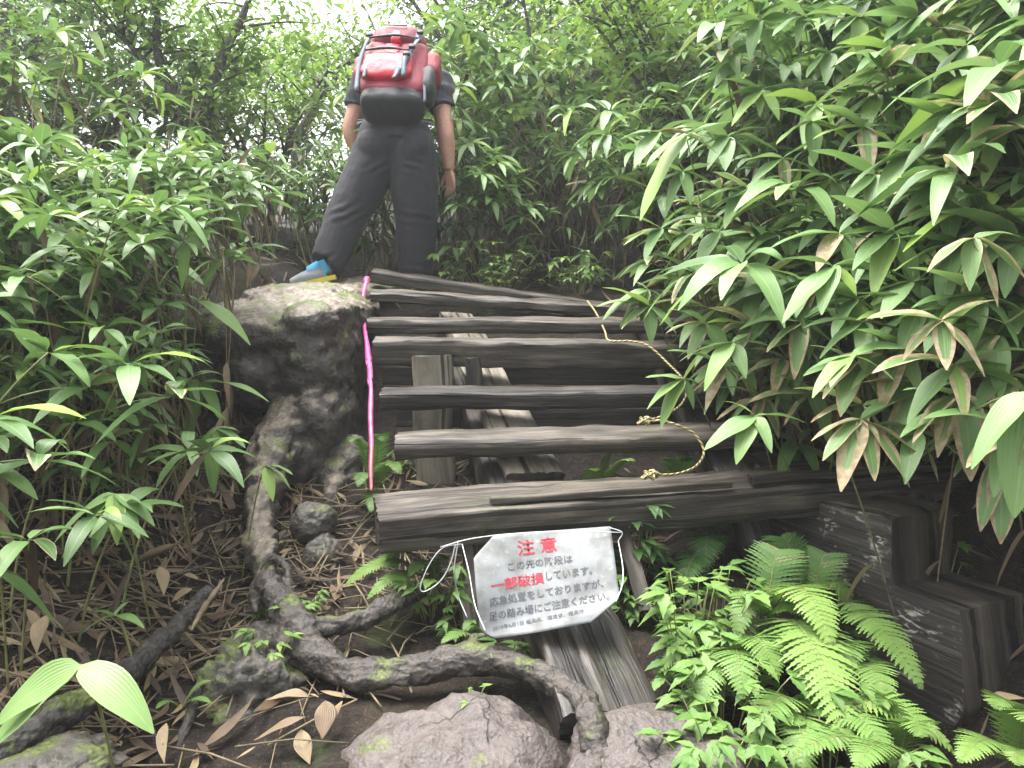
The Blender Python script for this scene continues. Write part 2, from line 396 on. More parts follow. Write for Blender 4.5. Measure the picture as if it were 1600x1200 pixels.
def axis(lo, hi, a, b, fine):
    s = [a + i * fine for i in range(int((b - a) / fine) + 1)]
    st = fine; x = s[-1]
    while x < hi: st *= 1.22; x = min(hi, x + st); s.append(x)
    st = fine; x = a
    while x > lo: st *= 1.22; x = max(lo, x - st); s.insert(0, x)
    return s
xs = axis(-60, 60, -2.6, 2.2, .028); ys = axis(-40, 90, 1.2, 5.4, .03)
mb = MB()
for y in ys:
    for x in xs: mb.vert((x, y, ground_z(x, y)))
nx = len(xs)
for j in range(len(ys) - 1):
    for i in range(nx - 1): mb.face(j * nx + i, j * nx + i + 1, (j + 1) * nx + i + 1, (j + 1) * nx + i)
kind(mb.build('ground', M['soil']), 'structure')
def on_ground(x, y, dz=0.): return V((x, y, ground_z(x, y) + dz))

# ---------------------------------------------------------------- timbers
def timber(mb, p0, p1, wid, hgt, up=(0, 0, 1), n=40, rough=.004, r=.018, seed=0., taper=(1, 1), sag=0., warp=.004, chew=0.):
    """a sawn beam between the centres of its two ends, edges worn round, faces ploughed by the weather"""
    p0, p1 = V(p0), V(p1); t = (p1 - p0).normalized(); s = t.cross(V(up)).normalized(); u = s.cross(t).normalized()
    prof = []; hw, hh = wid / 2, hgt / 2
    for cx, cy, a0 in ((hw - r, hh - r, 0), (-hw + r, hh - r, 90), (-hw + r, -hh + r, 180), (hw - r, -hh + r, 270)):
        for k in range(4):
            a = R(a0 + 30 * k); prof.append((cx + r * math.cos(a), cy + r * math.sin(a)))
    full = []
    for i in range(16):                                   # subdivide the flat sides
        a, b = prof[i], prof[(i + 1) % 16]; d = math.hypot(b[0] - a[0], b[1] - a[1])
        m = max(1, int(d / .012))
        for k in range(m): full.append((lerp(a[0], b[0], k / m), lerp(a[1], b[1], k / m)))
    K = len(full); per = 0.; us = []
    for i in range(K):
        us.append(per); a, b = full[i], full[(i + 1) % K]; per += math.hypot(b[0] - a[0], b[1] - a[1])
    L = (p1 - p0).length; rings = []
    for i in range(n + 1):
        f = i / n; c = p0 + t * L * f + u * (-sag * 4 * f * (1 - f)) + s * warp * 3 * noise.noise(V((f * 3, seed, 1))) + u * warp * 2 * noise.noise(V((f * 3, seed, 9)))
        k = lerp(taper[0], taper[1], f); ring = []
        for (a, b), q in zip(full, us):
            g = V((f * L * 5 + seed, a * 55, b * 55 + seed)); d = rough * (noise.noise(g) + .6 * noise.noise(g * 2.3))
            g2 = V((f * L * 9 + seed, a * 9, b * 9)); d += rough * 1.3 * noise.noise(g2)
            if chew: d -= chew * max(0, noise.noise(V((f * L * 6 + seed, a * 14, b * 14))) - .05)
            q2 = V((a, b, 0)); nn = V((a / hw, b / hh, 0)); nn.normalize(); q2 += nn * d
            e = 0.
            if i in (0, n): e = .010 * noise.noise(V((a * 40, b * 40, seed + i))) ; 
            ring.append(mb.vert(c + s * q2.x * k + u * q2.y * k + t * e, (f * L, q * 1.0)))
        rings.append(ring)
    m0 = mb.m
    for i in range(n):
        for k in range(K): mb.face(rings[i][k], rings[i][(k + 1) % K], rings[i + 1][(k + 1) % K], rings[i + 1][k])
    mb.m = m0 + 1
    for ring, sg in ((rings[0], -1), (rings[-1], 1)):     # end grain on vertices of its own
        off = [mb.vert(mb.v[i], (mb.uv[i][0] * .1 + (V(mb.v[i]) - p0).dot(s), (V(mb.v[i]) - p0).dot(u))) for i in ring]
        mid = V((0, 0, 0))
        for i in off: mid += V(mb.v[i])
        mid /= len(off)
        inn = [mb.vert(mid + (V(mb.v[i]) - mid) * .5 + t * sg * .004 * noise.noise(V(mb.v[i]) * 60), ((V(mb.v[i]) - p0).dot(s) * .5, (V(mb.v[i]) - p0).dot(u) * .5)) for i in off]
        for k in range(K):
            k2 = (k + 1) % K
            mb.face(*((off[k], off[k2], inn[k2], inn[k]) if sg > 0 else (off[k2], off[k], inn[k], inn[k2])))
        mb.face(*(inn if sg > 0 else list(reversed(inn))))
    mb.m = m0; return mb

TM = [M['timber'], M['timber_end']]; TD = [M['timber_dark'], M['timber_end']]; TP = [M['timber_pale'], M['timber_end']]
st = thing('wooden_staircase', on_ground(.35, 2.6), 'broken flight of weathered dark timber steps climbing between bamboo grass to the stump', 'staircase')
def part(name, mats, *a, label=None, **k):
    o = timber(MB(), *a, **k).build(name, mats, st, edge=50)
    if label: o['label'] = label
    return o
# the wide first step: a heavy plank receding to the right
bl, br = P(588, 817, 2.48), P(1500, 744, 2.98)
part('tread', TM, bl, br + V((.12, .03, 0)), .27, .118, up=V((.02, -.06, 1)), n=70, rough=.0045, r=.012, seed=3, chew=.012, label='wide heavy bottom step')
dv = (br - bl).normalized(); pv = V((dv.y, -dv.x, 0)).normalized()
def on_beam(f, across, dz): return bl.lerp(br, f) + pv * across + V((0, 0, dz))
part('cleat', TM, on_beam(.160, .098, .072), on_beam(.535, .115, .072), .035, .026, n=24, rough=.003, r=.006, seed=5, chew=.008, label='nailed strip along the left of the bottom step')
part('cleat', TM, on_beam(.575, .090, .074), on_beam(.90, .10, .070), .04, .030, n=24, rough=.003, r=.006, seed=9, label='nailed strip along the right of the bottom step')
# six treads above it
def tread(l, r_, Yl, Yr, h, d, seed, m=TM, ext=0., tilt=0., **k):
    a, b = P(*l, Yl), P(*r_, Yr); a.z -= h / 2; b.z -= h / 2; dd = (b - a).normalized(); b += dd * ext
    off = V((0, d / 2, 0)); return part('tread', m, a + off, b + off, d, h, up=(0, -tilt, 1), n=48, seed=seed, **k)
tread((614, 688), (1125, 673), 2.80, 2.90, .068, .17, 11, r=.026, rough=.006, tilt=.16, ext=.15)
tread((592, 612), (1105, 608), 3.12, 3.18, .075, .14, 13, m=TD, r=.02, rough=.005, tilt=.12, ext=.1)
tread((581, 529), (1040, 536), 3.45, 3.50, .12, .14, 17, r=.02, rough=.006, tilt=.12, ext=.25)
tread((572, 497), (1010, 499), 3.78, 3.80, .068, .14, 19, r=.02, rough=.006, tilt=.12, ext=.25)
tread((577, 452), (925, 474), 4.08, 4.12, .062, .14, 23, r=.02, rough=.007, tilt=.1, ext=.25)
tread((578, 420), (905, 467), 4.38, 4.44, .075, .14, 29, r=.02, rough=.006, tilt=.1, ext=.25)
# stringers: the left one runs down in front of the bottom step, the right one is broken off and notched
s0, s1 = P(962, 1112, 1.88), P(716, 500, 4.3); ax = (s1 - s0).normalized()
upv = V((.05, 0, 1)); upv = (upv - ax * upv.dot(ax)).normalized()
part('stringer', TD, s0 - upv * .075, s1 - upv * .075, .265, .15, up=upv, n=70, rough=.007, r=.02, seed=31, taper=(1.06, .86), chew=.014, label='long left stringer running down under the sign')
u0, u1 = P(838, 738, 2.86), P(714, 486, 4.3); ua = (u1 - u0).normalized(); uu = (V((.05, 0, 1)) - ua * ua.dot(V((.05, 0, 1)))).normalized()
part('stringer', TP, u0 - uu * .055, u1 - uu * .055, .235, .11, up=uu, n=60, rough=.006, r=.015, seed=36, taper=(1., .82), label='brown centre stringer seen between the treads')
part('post', TP, P(675, 556, 3.40), P(683, 800, 3.36), .17, .12, up=(0, 1, 0), n=40, rough=.005, r=.015, seed=51, label='pale post behind the treads')
part('post', TD, P(738, 560, 3.42), P(750, 790, 3.38), .065, .09, up=(0, 1, 0), n=30, rough=.006, r=.012, seed=52, chew=.012)
part('post', TM, P(742, 838, 2.52), P(748, 1062, 2.34), .10, .10, up=(0, 1, 0), n=30, rough=.004, r=.045, seed=53, label='round post behind the sign')
part('riser_board', TD, P(620, 652, 3.45), P(1110, 652, 3.5), .03, .085, n=30, seed=54, r=.006)
part('riser_board', TD, P(600, 586, 3.85), P(1080, 588, 3.85), .03, .09, n=30, seed=55, r=.006)
part('riser_board', TD, P(620, 800, 3.06), P(1330, 760, 3.12), .04, .10, n=30, seed=58, r=.008)
part('stringer', TD, P(1150, 770, 2.85), P(1010, 492, 4.35), .16, .14, n=40, seed=56, r=.015, rough=.006)
part('brace', TD, P(1160, 800, 2.85), P(1200, 900, 2.75), .13, .10, up=(0, 1, 0), n=20, seed=57, r=.02)
part('brace', TM, P(975, 838, 2.62), P(1010, 960, 2.4), .05, .06, up=(0, 1, 0), n=16, seed=59, r=.01)
# notched right stringer: side outline extruded
def notched():
    a = V((-.43, .90, 0)).normalized(); s = V((a.y, -a.x, 0)); o = P(1506, 954, 2.2); o = V((o.x, o.y, 0))
    zt = P(1506, 954, 2.2).z
    out = [(0, zt), (.240, zt - .005), (.250, zt + .215), (.30, zt + .225), (.62, zt + .20), (.95, zt + .30), (.95, zt - .05), (.60, zt - .22), (.14, zt - .42), (.02, zt - .44), (-.03, zt - .30)]
    pts = []
    for i, (p, q) in enumerate(out):
        p2, q2 = out[(i + 1) % len(out)]; m = max(1, int(math.hypot(p2 - p, q2 - q) / .018))
        pts += [(lerp(p, p2, k / m), lerp(q, q2, k / m)) for k in range(m)]
    mb = MB(); W = .30; nW = 15; rows = []
    cx = .35; cz = zt - .05
    for j in range(nW + 1):
        f = j / nW; e = .012 * (1 if j in (0, nW) else 0); row = []
        for p, q in pts:
            dx, dz = cx - p, cz - q; l = math.hypot(dx, dz) or 1
            nn = .006 * noise.noise(V((p * 6, q * 18, f * 9))) + .004 * noise.noise(V((p * 30, q * 40, f * 30)))
            row.append(mb.vert(o + a * (p + dx / l * (e + nn)) + s * W * f + V((0, 0, q + dz / l * (e + nn))), (p, q * .08 + f * W * .6)))
        rows.append(row)
    K = len(pts)
    for j in range(nW):
        for k in range(K): mb.face(rows[j][k], rows[j + 1][k], rows[j + 1][(k + 1) % K], rows[j][(k + 1) % K])
    mb.mi = [1] * len(mb.f)
    for row, sg in ((rows[0], 1), (rows[-1], -1)):
        c2 = [mb.vert(mb.v[i], (pts[k_][0], pts[k_][1])) for k_, i in enumerate(row)]; mb.face(*(c2 if sg > 0 else list(reversed(c2))))
    me = mb.mesh('stringer', [M['flaked'], M['timber']])
    bm = bmesh.new(); bm.from_mesh(me); bmesh.ops.triangulate(bm, faces=[f for f in bm.faces if len(f.verts) > 4]); bm.to_mesh(me); bm.free()
    sharp(me, 35); o_ = link('stringer', me, st); o_['label'] = 'broken notched right stringer with flaking paint'
notched()
part('plank', TD, P(1440, 775, 2.68), P(1462, 915, 2.52), .10, .03, up=(.25, -1, 0), n=16, seed=61, r=.006)

# ---------------------------------------------------------------- stump the hiker stands on, roots, rocks
mb = MB()
def blob(px, py, Y, r, e=1.): c = P(px, py, Y); mb.ellip(c, r, None, 24, 16, e)
blob(440, 520, 3.85, (.38, .50, .13), .75); blob(345, 526, 3.85, (.26, .42, .12), .75); blob(515, 502, 3.80, (.155, .45, .11), .7)
blob(500, 560, 3.70, (.20, .36, .24), .8); blob(420, 575, 3.66, (.20, .30, .20)); blob(500, 650, 3.58, (.17, .28, .24)); blob(525, 610, 3.8, (.12, .3, .3))
blob(470, 710, 3.46, (.14, .22, .16)); blob(575, 455, 4.85, (.26, .34, .08), .8); blob(490, 468, 4.4, (.34, .48, .09), .8); blob(490, 492, 4.12, (.32, .42, .12), .8); blob(400, 500, 4.1, (.26, .36, .10), .8); blob(350, 590, 3.75, (.14, .3, .2))
mb.tube(spline([P(470, 640, 3.5), P(430, 720, 3.25), P(408, 790, 3.02), P(404, 850, 2.8), P(415, 885, 2.64), P(425, 930, 2.5)], 4), ramp1([.13, .11, .070, .056, .050, .040], 21), 14)
mb.tube(spline([P(560, 700, 3.5), P(520, 770, 3.3), P(510, 850, 3.1)], 4), ramp1([.10, .07, .03], 9), 10)
me = union(mb, .016, 5)
def stump_d(c, n):
    d = .030 * fbm(c, 4.5, 5) * (1 if n.z < .5 else .30) + .012 * fbm(c, 18, 3)
    return d
displace(me, stump_d)
stump = finish('tree_stump', me, M['stump'])
tag(stump, 'massive weathered stump with worn pale top, lichen and moss, under the hiker', 'stump')

def root(name, lines, label, cat, mat, voxel=.008, rough=.010, twist=True, group=None, sm=3):
    mb = MB()
    for pts, rad in lines:
        s = spline(pts, 6); mb.tube(s, ramp1(rad, len(s)), 12, wob=.25, seed=len(mb.v))
    me = union(mb, voxel, sm)
    displace(me, lambda c, n: rough * fbm(c, 16, 4) + rough * .7 * noise.noise(V((c.x * 30, c.y * 60, c.z * 90))))
    return tag(finish(name, me, mat), label, cat, group)
root('tree_root', [
    ([P(395, 985, 2.30), P(420, 1000, 2.24), P(480, 1018, 2.16), P(550, 1048, 2.10), P(640, 1047, 2.10), P(745, 1030, 2.12), P(830, 1048, 2.04), P(895, 1082, 1.93), P(922, 1120, 1.82), P(928, 1180, 1.74), P(935, 1260, 1.66)], [.030, .044, .046, .042, .040, .046, .038, .034, .032, .034, .036]),
    ([P(450, 978, 2.24), P(510, 980, 2.26), P(570, 965, 2.30), P(620, 940, 2.36), P(660, 925, 2.46)], [.030, .033, .030, .030, .028]),
    ([P(412, 905, 2.48), P(435, 935, 2.38), P(470, 985, 2.22), P(500, 1020, 2.14)], [.042, .046, .046, .03]),
    ([P(400, 960, 2.36), P(398, 915, 2.46), P(412, 880, 2.56), P(428, 868, 2.62), P(446, 888, 2.54), P(452, 920, 2.44), P(470, 955, 2.30), P(490, 975, 2.2)], [.014, .014, .015, .014, .014, .015, .014, .012]),
    ([P(420, 1005, 2.22), P(500, 1042, 2.12), P(560, 1062, 2.06), P(640, 1060, 2.06)], [.022, .028, .028, .02]),
    ([P(745, 1028, 2.14), P(750, 1000, 2.2)], [.045, .035])],
    'thick gnarled dark root snaking past the sign and over the boulders', 'root', M['root'])
root('fallen_branch', [([P(332, 922, 2.36), P(270, 985, 2.16), P(205, 1045, 1.98), P(120, 1100, 1.82), P(40, 1150, 1.72), P(-80, 1230, 1.60)], [.024, .030, .036, .036, .040, .044])],
     'dark rotten branch lying slantwise on the leaf litter', 'branch', M['branch'])
for pts, rad, lab in (([P(350, 905, 2.38), P(322, 945, 2.24), P(298, 985, 2.12)], [.006, .010, .005], 'pale split stick lying along the dark rotten branch'),
                      ([P(318, 1050, 2.10), P(306, 1090, 2.02), P(285, 1150, 1.90), P(265, 1210, 1.80)], [.010, .013, .012, .012], 'thin wet dark stick leaning down the bare soil'),
                      ([P(235, 1130, 1.85), P(252, 1165, 1.78), P(262, 1140, 1.83)], [.004, .005, .003], 'short forked twig beside the thin wet stick'),
                      ([P(150, 860, 2.6), P(230, 905, 2.42), P(330, 880, 2.48)], [.005, .006, .004], 'grey twig on the litter under the left bamboo')):
    root('fallen_stick', [(pts, rad)], lab, 'stick', M['branch'] if 'pale' not in lab else M['dry_culm'], .003, .003)
def rock(c, r, lab, mat, seed, nm='boulder', amp=.10):
    mb = MB(); mb.ellip((0, 0, 0), (1, 1, 1), None, 80, 50, .85); me = mb.mesh(nm, mat)
    for v in me.vertices:
        q = v.co.copy(); k = 1 + amp * 1.3 * fbm(q, 1.5, 5, seed) + amp * .35 * fbm(q, 6, 5, seed) - amp * .45 * max(0, .10 - abs(noise.noise(q * 1.7 + V((seed, 3, 1))))) * 6
        v.co = V(c) + V((q.x * r[0] * k, q.y * r[1] * k, q.z * r[2] * k))
    me.update(); return tag(link(nm, me), lab, 'boulder')
rock(P(712, 1280, 1.80), (.31, .25, .265), 'large brown boulder in front of the sign, left of the dropping root', M['rock'], 2.)
rock(P(1025, 1262, 1.80), (.28, .23, .22), 'smaller brown boulder right of the dropping root', M['rock'], 7.)
rock(P(490, 815, 2.95), (.085, .09, .075), 'mossy stone perched below the stump', M['mossrock'], 4., 'mossy_stone')
rock(P(505, 880, 2.86), (.075, .08, .11), 'dull mossy stone under the perched mossy stone', M['mossrock'], 9., 'mossy_stone')
rock(P(390, 1075, 2.12), (.14, .12, .12), 'lumpy mossy stone in the soil left of the thick root', M['mossrock'], 12., 'mossy_stone', .3)
rock(P(95, 1200, 1.65), (.12, .12, .04), 'low moss cushioned stone below the rotten branch', M['mossrock'], 15., 'mossy_stone', .25)

# ---------------------------------------------------------------- pink tape, rope, wire
def strip(mb, pts, wid, nrm, th=.0012):
    pts = [V(p) for p in pts]; L = 0.; rows = []; tot = sum((b - a).length for a, b in zip(pts, pts[1:]))
    for i, p in enumerate(pts):
        t = (pts[min(i + 1, len(pts) - 1)] - pts[max(i - 1, 0)]).normalized(); n = V(nrm).normalized()
        a = 1.2 * noise.noise(V((L * 5, 2, 3))); s = t.cross(n).normalized(); s = (s * math.cos(a) + t.cross(s) * math.sin(a)).normalized(); n2 = s.cross(t)
        if i: L += (p - pts[i - 1]).length
        w_ = wid[i] if hasattr(wid, '__len__') else wid
        rows.append([mb.vert(p + s * w_ * x + n2 * y, (L / tot, .5 + x)) for x, y in ((-.5, 0), (0, th * 2), (.5, 0), (0, -th))])
    for a, b in zip(rows, rows[1:]):
        for k in range(4): mb.face(a[k], a[(k + 1) % 4], b[(k + 1) % 4], b[k])
    mb.face(*reversed(rows[0])); mb.face(*rows[-1]); return mb
tp = spline([P(574, 432, 4.36), P(566, 462, 4.2), P(566, 492, 4.02), P(571, 525, 3.72), P(576, 560, 3.42), P(579, 610, 3.10), P(579, 660, 2.92), P(580, 700, 2.76), P(579, 735, 2.64), P(580, 766, 2.50)], 5)
tag(strip(MB(), tp, ramp1([.030, .042, .038, .022, .032, .022, .020, .020, .018, .012], len(tp)), (0, -1, .2)).build('pink_tape', M['tape']), 'bright pink marking tape hanging down the left ends of the steps', 'tape')
def rope(mb, pts, r): return mb.tube(pts, r, 8)
rp = spline([P(918, 470, 4.06), P(932, 490, 3.9), P(945, 517, 3.74), P(952, 532, 3.55), P(985, 533, 3.47), P(1012, 540, 3.42), P(1042, 566, 3.34), P(1072, 600, 3.12), P(1066, 630, 3.02), P(1040, 648, 2.90), P(1005, 660, 2.84), P(1030, 657, 2.79), P(1058, 664, 2.75), P(1085, 678, 2.72), P(1100, 705, 2.68), P(1088, 728, 2.60), P(1060, 740, 2.54), P(1028, 742, 2.50), P(1008, 738, 2.50)], 8)
mb = MB(); rope(mb, rp, .0046)
for cpx, cpy, Y in ((1008, 660, 2.82), (1016, 745, 2.49)):
    c = P(cpx, cpy, Y); k = [c + V((.020 * math.cos(a) * (1 + .4 * math.sin(a * .37)), .018 * math.sin(a), .012 * math.sin(a * 1.5) + .006)) for a in [i * .5 for i in range(40)]]
    rope(mb, k, .0045)
tag(mb.build('tiger_rope', M['rope']), 'thin yellow and black twisted rope knotted round the right of the steps', 'rope')

# ---------------------------------------------------------------- the laminated notice
c00, c10, c11, c01 = P(738, 840, 2.26), P(953, 822, 2.29), P(970, 962, 2.10), P(752, 1000, 2.10)
def sheet(u, v, lift=0.):
    p = c00.lerp(c10, u).lerp(c01.lerp(c11, u), v)
    bow = .030 * math.sin(math.pi * clamp(v)) * (.6 + .4 * math.cos(u * 5)) - .022 * math.sin(math.pi * u) * (1 - v) + .006 * math.sin(u * 9 + v * 4)
    curl = .020 * sstep(.72, 1.0, v + .25 * (u - .5)) ** 2
    return p + V((0, -1, .25)).normalized() * (bow + curl + lift + .008)
sg = thing('notice_sheet', sheet(.5, .1), 'white laminated caution notice in red and grey lettering hanging below the bottom step', 'sign')
mb = MB(); nu, nv = 44, 34
for j in range(nv + 1):
    v = j / nv
    u0 = .15 * max(0, 1 - v / .20) + .10 * max(0, (v - .86) / .14) ** 2; u1 = 1 - .22 * max(0, (v - .78) / .22) ** 1.2
    for i in range(nu + 1): u = lerp(u0, u1, i / nu); mb.vert(sheet(u, v), (u, v))
for j in range(nv):
    for i in range(nu): a = j * (nu + 1) + i; mb.face(a, a + nu + 1, a + nu + 2, a + 1)
o = mb.build('sheet', M['paper'], sg); md = o.modifiers.new('thickness', 'SOLIDIFY'); md.thickness = .0008; md.offset = 0
def lettering(body, mat, u0, u1, v, h, slope=0., bold=0.):
    cu = bpy.data.curves.new('t', 'FONT'); cu.body = body; cu.size = 1.; cu.offset = bold; cu.resolution_u = 2
    cu.offset = max(bold, .014); ob = bpy.data.objects.new('t', cu); COL.objects.link(ob)
    me = bpy.data.meshes.new_from_object(ob.evaluated_get(bpy.context.evaluated_depsgraph_get())); bpy.data.objects.remove(ob)
    n = len(me.vertices); co = np.empty(n * 3, np.float32); me.vertices.foreach_get('co', co); co = co.reshape(-1, 3)
    x0, x1 = co[:, 0].min(), co[:, 0].max(); y0, y1 = co[:, 1].min(), co[:, 1].max()
    for q, c in zip(me.vertices, co):
        u = lerp(u0, u1, (c[0] - x0) / (x1 - x0)); q.co = sheet(u, v + slope * (u - .5) + h * (.5 - (c[1] - y0) / (y1 - y0)), .0022)
    me.materials.append(mat); me.update(); return link('lettering', me, sg)
lettering('注 意', M['print_red'], .315, .60, .150, .165, -.02, .012)
lettering('この先の階段は', M['print_grey'], .235, .70, .325, .092, -.02)
lettering('一部破損', M['print_red'], .105, .485, .485, .115, -.02, .018)
lettering('しています。', M['print_grey'], .50, .83, .475, .092, -.02)
lettering('応急処置をしておりますが、', M['print_grey'], .085, .90, .635, .092, -.03)
lettering('足の踏み場にご注意ください。', M['print_grey'], .07, .93, .775, .092, -.03)
lettering('2019年6月1日 福島県、環境省、福島市', M['print_grey'], .09, .74, .885, .042, -.05)
mb = MB()
mb.tube(spline([P(688, 855, 2.25), P(735, 842, 2.25), P(800, 834, 2.25), P(880, 830, 2.25), P(970, 832, 2.25)], 6), .0017, 6)
mb.tube(spline([P(720, 850, 2.25), P(692, 856, 2.25), P(672, 880, 2.25), P(657, 916, 2.25), P(664, 924, 2.25), P(688, 908, 2.25), P(704, 880, 2.25), P(712, 850, 2.25)], 6), .0017, 6)
mb.tube(spline([P(716, 845, 2.25), P(710, 890, 2.25), P(716, 930, 2.29), P(730, 965, 2.24)], 6), .0017, 6)
mb.tube(spline([P(722, 850, 2.25), P(733, 895, 2.17), P(742, 945, 2.10), P(758, 985, 2.0)], 6), .0017, 6)
mb.tube(spline([P(966, 845, 2.25), P(973, 885, 2.17), P(972, 915, 2.09), P(962, 940, 2.02)], 6), .0017, 6)
mb.tube(spline([P(952, 824, 2.25), P(972, 832, 2.25), P(966, 845, 2.25)], 4), .0017, 6)
tag(mb.build('tie_wire', M['wire']), 'thin white tie wire looped left of the notice and along its top', 'wire')

# ---------------------------------------------------------------- the hiker, back to us
HY = 4.78
def H(px, py, dy=0.): return P(px, py, HY + dy)
def chain(mb, pts, rad, n=14, flat=1., k=4):
    s = spline(pts, k); mb.tube(s, ramp1(rad, len(s)), n, flat=flat)
def cap(mb, c, r): mb.ellip(c, (r, r, r) if not hasattr(r, '__len__') else r, None, 14, 10)
hk = thing('person', H(600, 455), 'hiker seen from behind in dark trousers and navy shirt, bending forward above the steps', 'person')
hipL, kneeL, ankL = H(588, 238), H(545, 330, -.06), H(513, 412, -.16)
hipR, kneeR, ankR = H(645, 240), H(650, 335, .02), H(650, 432, .05)
shL, shR = H(570, 128, .30), H(686, 130, .24)
elL, wrL = H(548, 204, .26), H(580, 282, .34)
elR, wrR = H(696, 208, .10), H(702, 265, .12)
neck, head = H(628, 92, .42), H(630, 74, .56)
body = MB()
chain(body, [H(617, 235, .02), H(617, 190, .06), H(622, 150, .16), H(627, 110, .32)], [.13, .125, .135, .12], 18, .75)
chain(body, [H(627, 112, .32), neck, head], [.06, .052, .06], 12)
body.ellip(head, (.078, .10, .112), Matrix.Rotation(R(-38), 3, 'X'), 18, 14)
fw = Matrix.Rotation(R(-38), 3, 'X')
for q, r in (((0, .10, -.01), (.016, .022, .024)), ((0, .088, .045), (.055, .02, .014)), ((0, .09, -.05), (.028, .014, .010)), ((0, .075, -.09), (.034, .026, .02)), ((.080, .0, -.005), (.012, .02, .032)), ((-.080, .0, -.005), (.012, .02, .032))):
    body.ellip(head + fw @ V(q), r, fw, 10, 8)
for hip, kn, an in ((hipL, kneeL, ankL), (hipR, kneeR, ankR)):
    chain(body, [hip, kn, an, an + V((0, 0, -.05))], [.075, .05, .036, .04])
for sh, el, wr in ((shL, elL, wrL), (shR, elR, wrR)):
    cap(body, sh, .07)
    chain(body, [sh, (sh + el) / 2, el, (el * .65 + wr * .35), wr], [.066, .063, .052, .053, .036], 12)
    chain(body, [sh, H(627, 115, .32)], [.06, .08])
def hand(wr, d, side, nrm):
    """palm, four bent fingers of unequal length and a thumb from the side of the palm"""
    d = V(d).normalized(); side = V(side).normalized(); nrm = V(nrm).normalized()
    pal = wr + d * .05
    for k in range(4):
        o = side * (.028 - .019 * k); chain(body, [wr + o * .35, wr + d * .05 + o * .8, wr + d * .092 + o], [.016, .015, .0115], 8)
    for k, L in enumerate((.070, .080, .074, .056)):
        o = side * (.030 - .020 * k); b = wr + d * .092 + o
        p1 = b + (d + nrm * .15) * L * .42; p2 = p1 + (d + nrm * .65) * L * .30; p3 = p2 + (d * .75 + nrm) * L * .22
        chain(body, [b, p1, p2, p3], [.0095, .009, .008, .0065], 8)
    b = wr + d * .022 + side * .022; chain(body, [b, b + d * .030 + side * .026 + nrm * .008, b + d * .062 + side * .032 + nrm * .02, b + d * .085 + side * .03 + nrm * .03], [.013, .0115, .010, .0075], 8)
hand(wrR, H(706, 302, .10) - wrR, (-.75, .55, 0), (-.5, .5, 0))
hand(wrL, H(596, 306, .38) - wrL, (.6, .6, .1), (.5, .3, .1))
for an, d in ((ankL, V((-.75, .5, -.1))), (ankR, V((.15, 1, 0)))):
    chain(body, [an + V((0, 0, -.03)), an + d * .08 + V((0, 0, -.075)), an + d * .2 + V((0, 0, -.085))], [.038, .036, .03])
me = union(body, .0065, 4, .45)
bodyo = finish('body', me, M['skin'], hk)
for sx in (-1, 1):
    m_ = MB(); m_.ellip(head + fw @ V((sx * .031, .093, .018)), (.013, .010, .008), fw, 10, 8); m_.build('eye', M['eye'], hk)
m_ = MB(); m_.ellip(head + fw @ V((0, -.012, .022)), (.086, .104, .108), fw, 24, 16); me = m_.mesh('hair', M['hair']); displace(me, lambda c, n: .008 * fbm(c, 30, 3)); link('hair', me, hk)
# trousers
tr = MB()
tr.ellip(H(617, 216, .0), (.225, .145, .14), None, 22, 14, .85)
tr.ellip(H(588, 232, -.03), (.13, .14, .13), None); tr.ellip(H(647, 232, -.03), (.13, .14, .13), None)
chain(tr, [H(615, 230, .02), H(616, 188, .05)], [.215, .205], 20, .72)
chain(tr, [H(590, 240), H(570, 285, -.02), kneeL, H(528, 372, -.10), H(513, 408, -.15), H(507, 416, -.17)], [.15, .142, .125, .115, .105, .098], 20)
chain(tr, [H(645, 240), H(647, 288), kneeR, H(651, 385, .04), H(650, 425, .05), H(650, 436, .05)], [.155, .148, .132, .118, .104, .098], 20)
me = union(tr, .008, 4)
def folds(c, n):
    px, py = proj(c); d = .004 * fbm(c, 9, 3)
    for (kx, ky, s, am) in ((545, 335, 16, .016), (650, 338, 14, .016), (590, 262, 12, .014), (645, 258, 9, .022), (512, 405, 10, .012), (650, 425, 12, .012)):
        w_ = math.exp(-((px - kx) / s / 1.6) ** 2 - ((py - ky) / s) ** 2)
        d += .45 * am * w_ * math.sin((py + .45 * (px - kx) * (1 if px < 610 else -.4)) * .42 + 2 * noise.noise(c * 7))
    return d
displace(me, folds)
# cut the trouser legs open? they end in cuffs over the shoes
tro = finish('trousers', me, M['trousers'], hk)
mb = MB(); s_ = [H(617 + 56 * math.cos(a), 187 + 1.5 * math.cos(2 * a), .05 - .155 * math.sin(a)) for a in [i * math.pi / 24 for i in range(-24, 25)]]
mb.tube(s_, .013, 8, flat=.6); mb.build('belt', M['black'], hk)
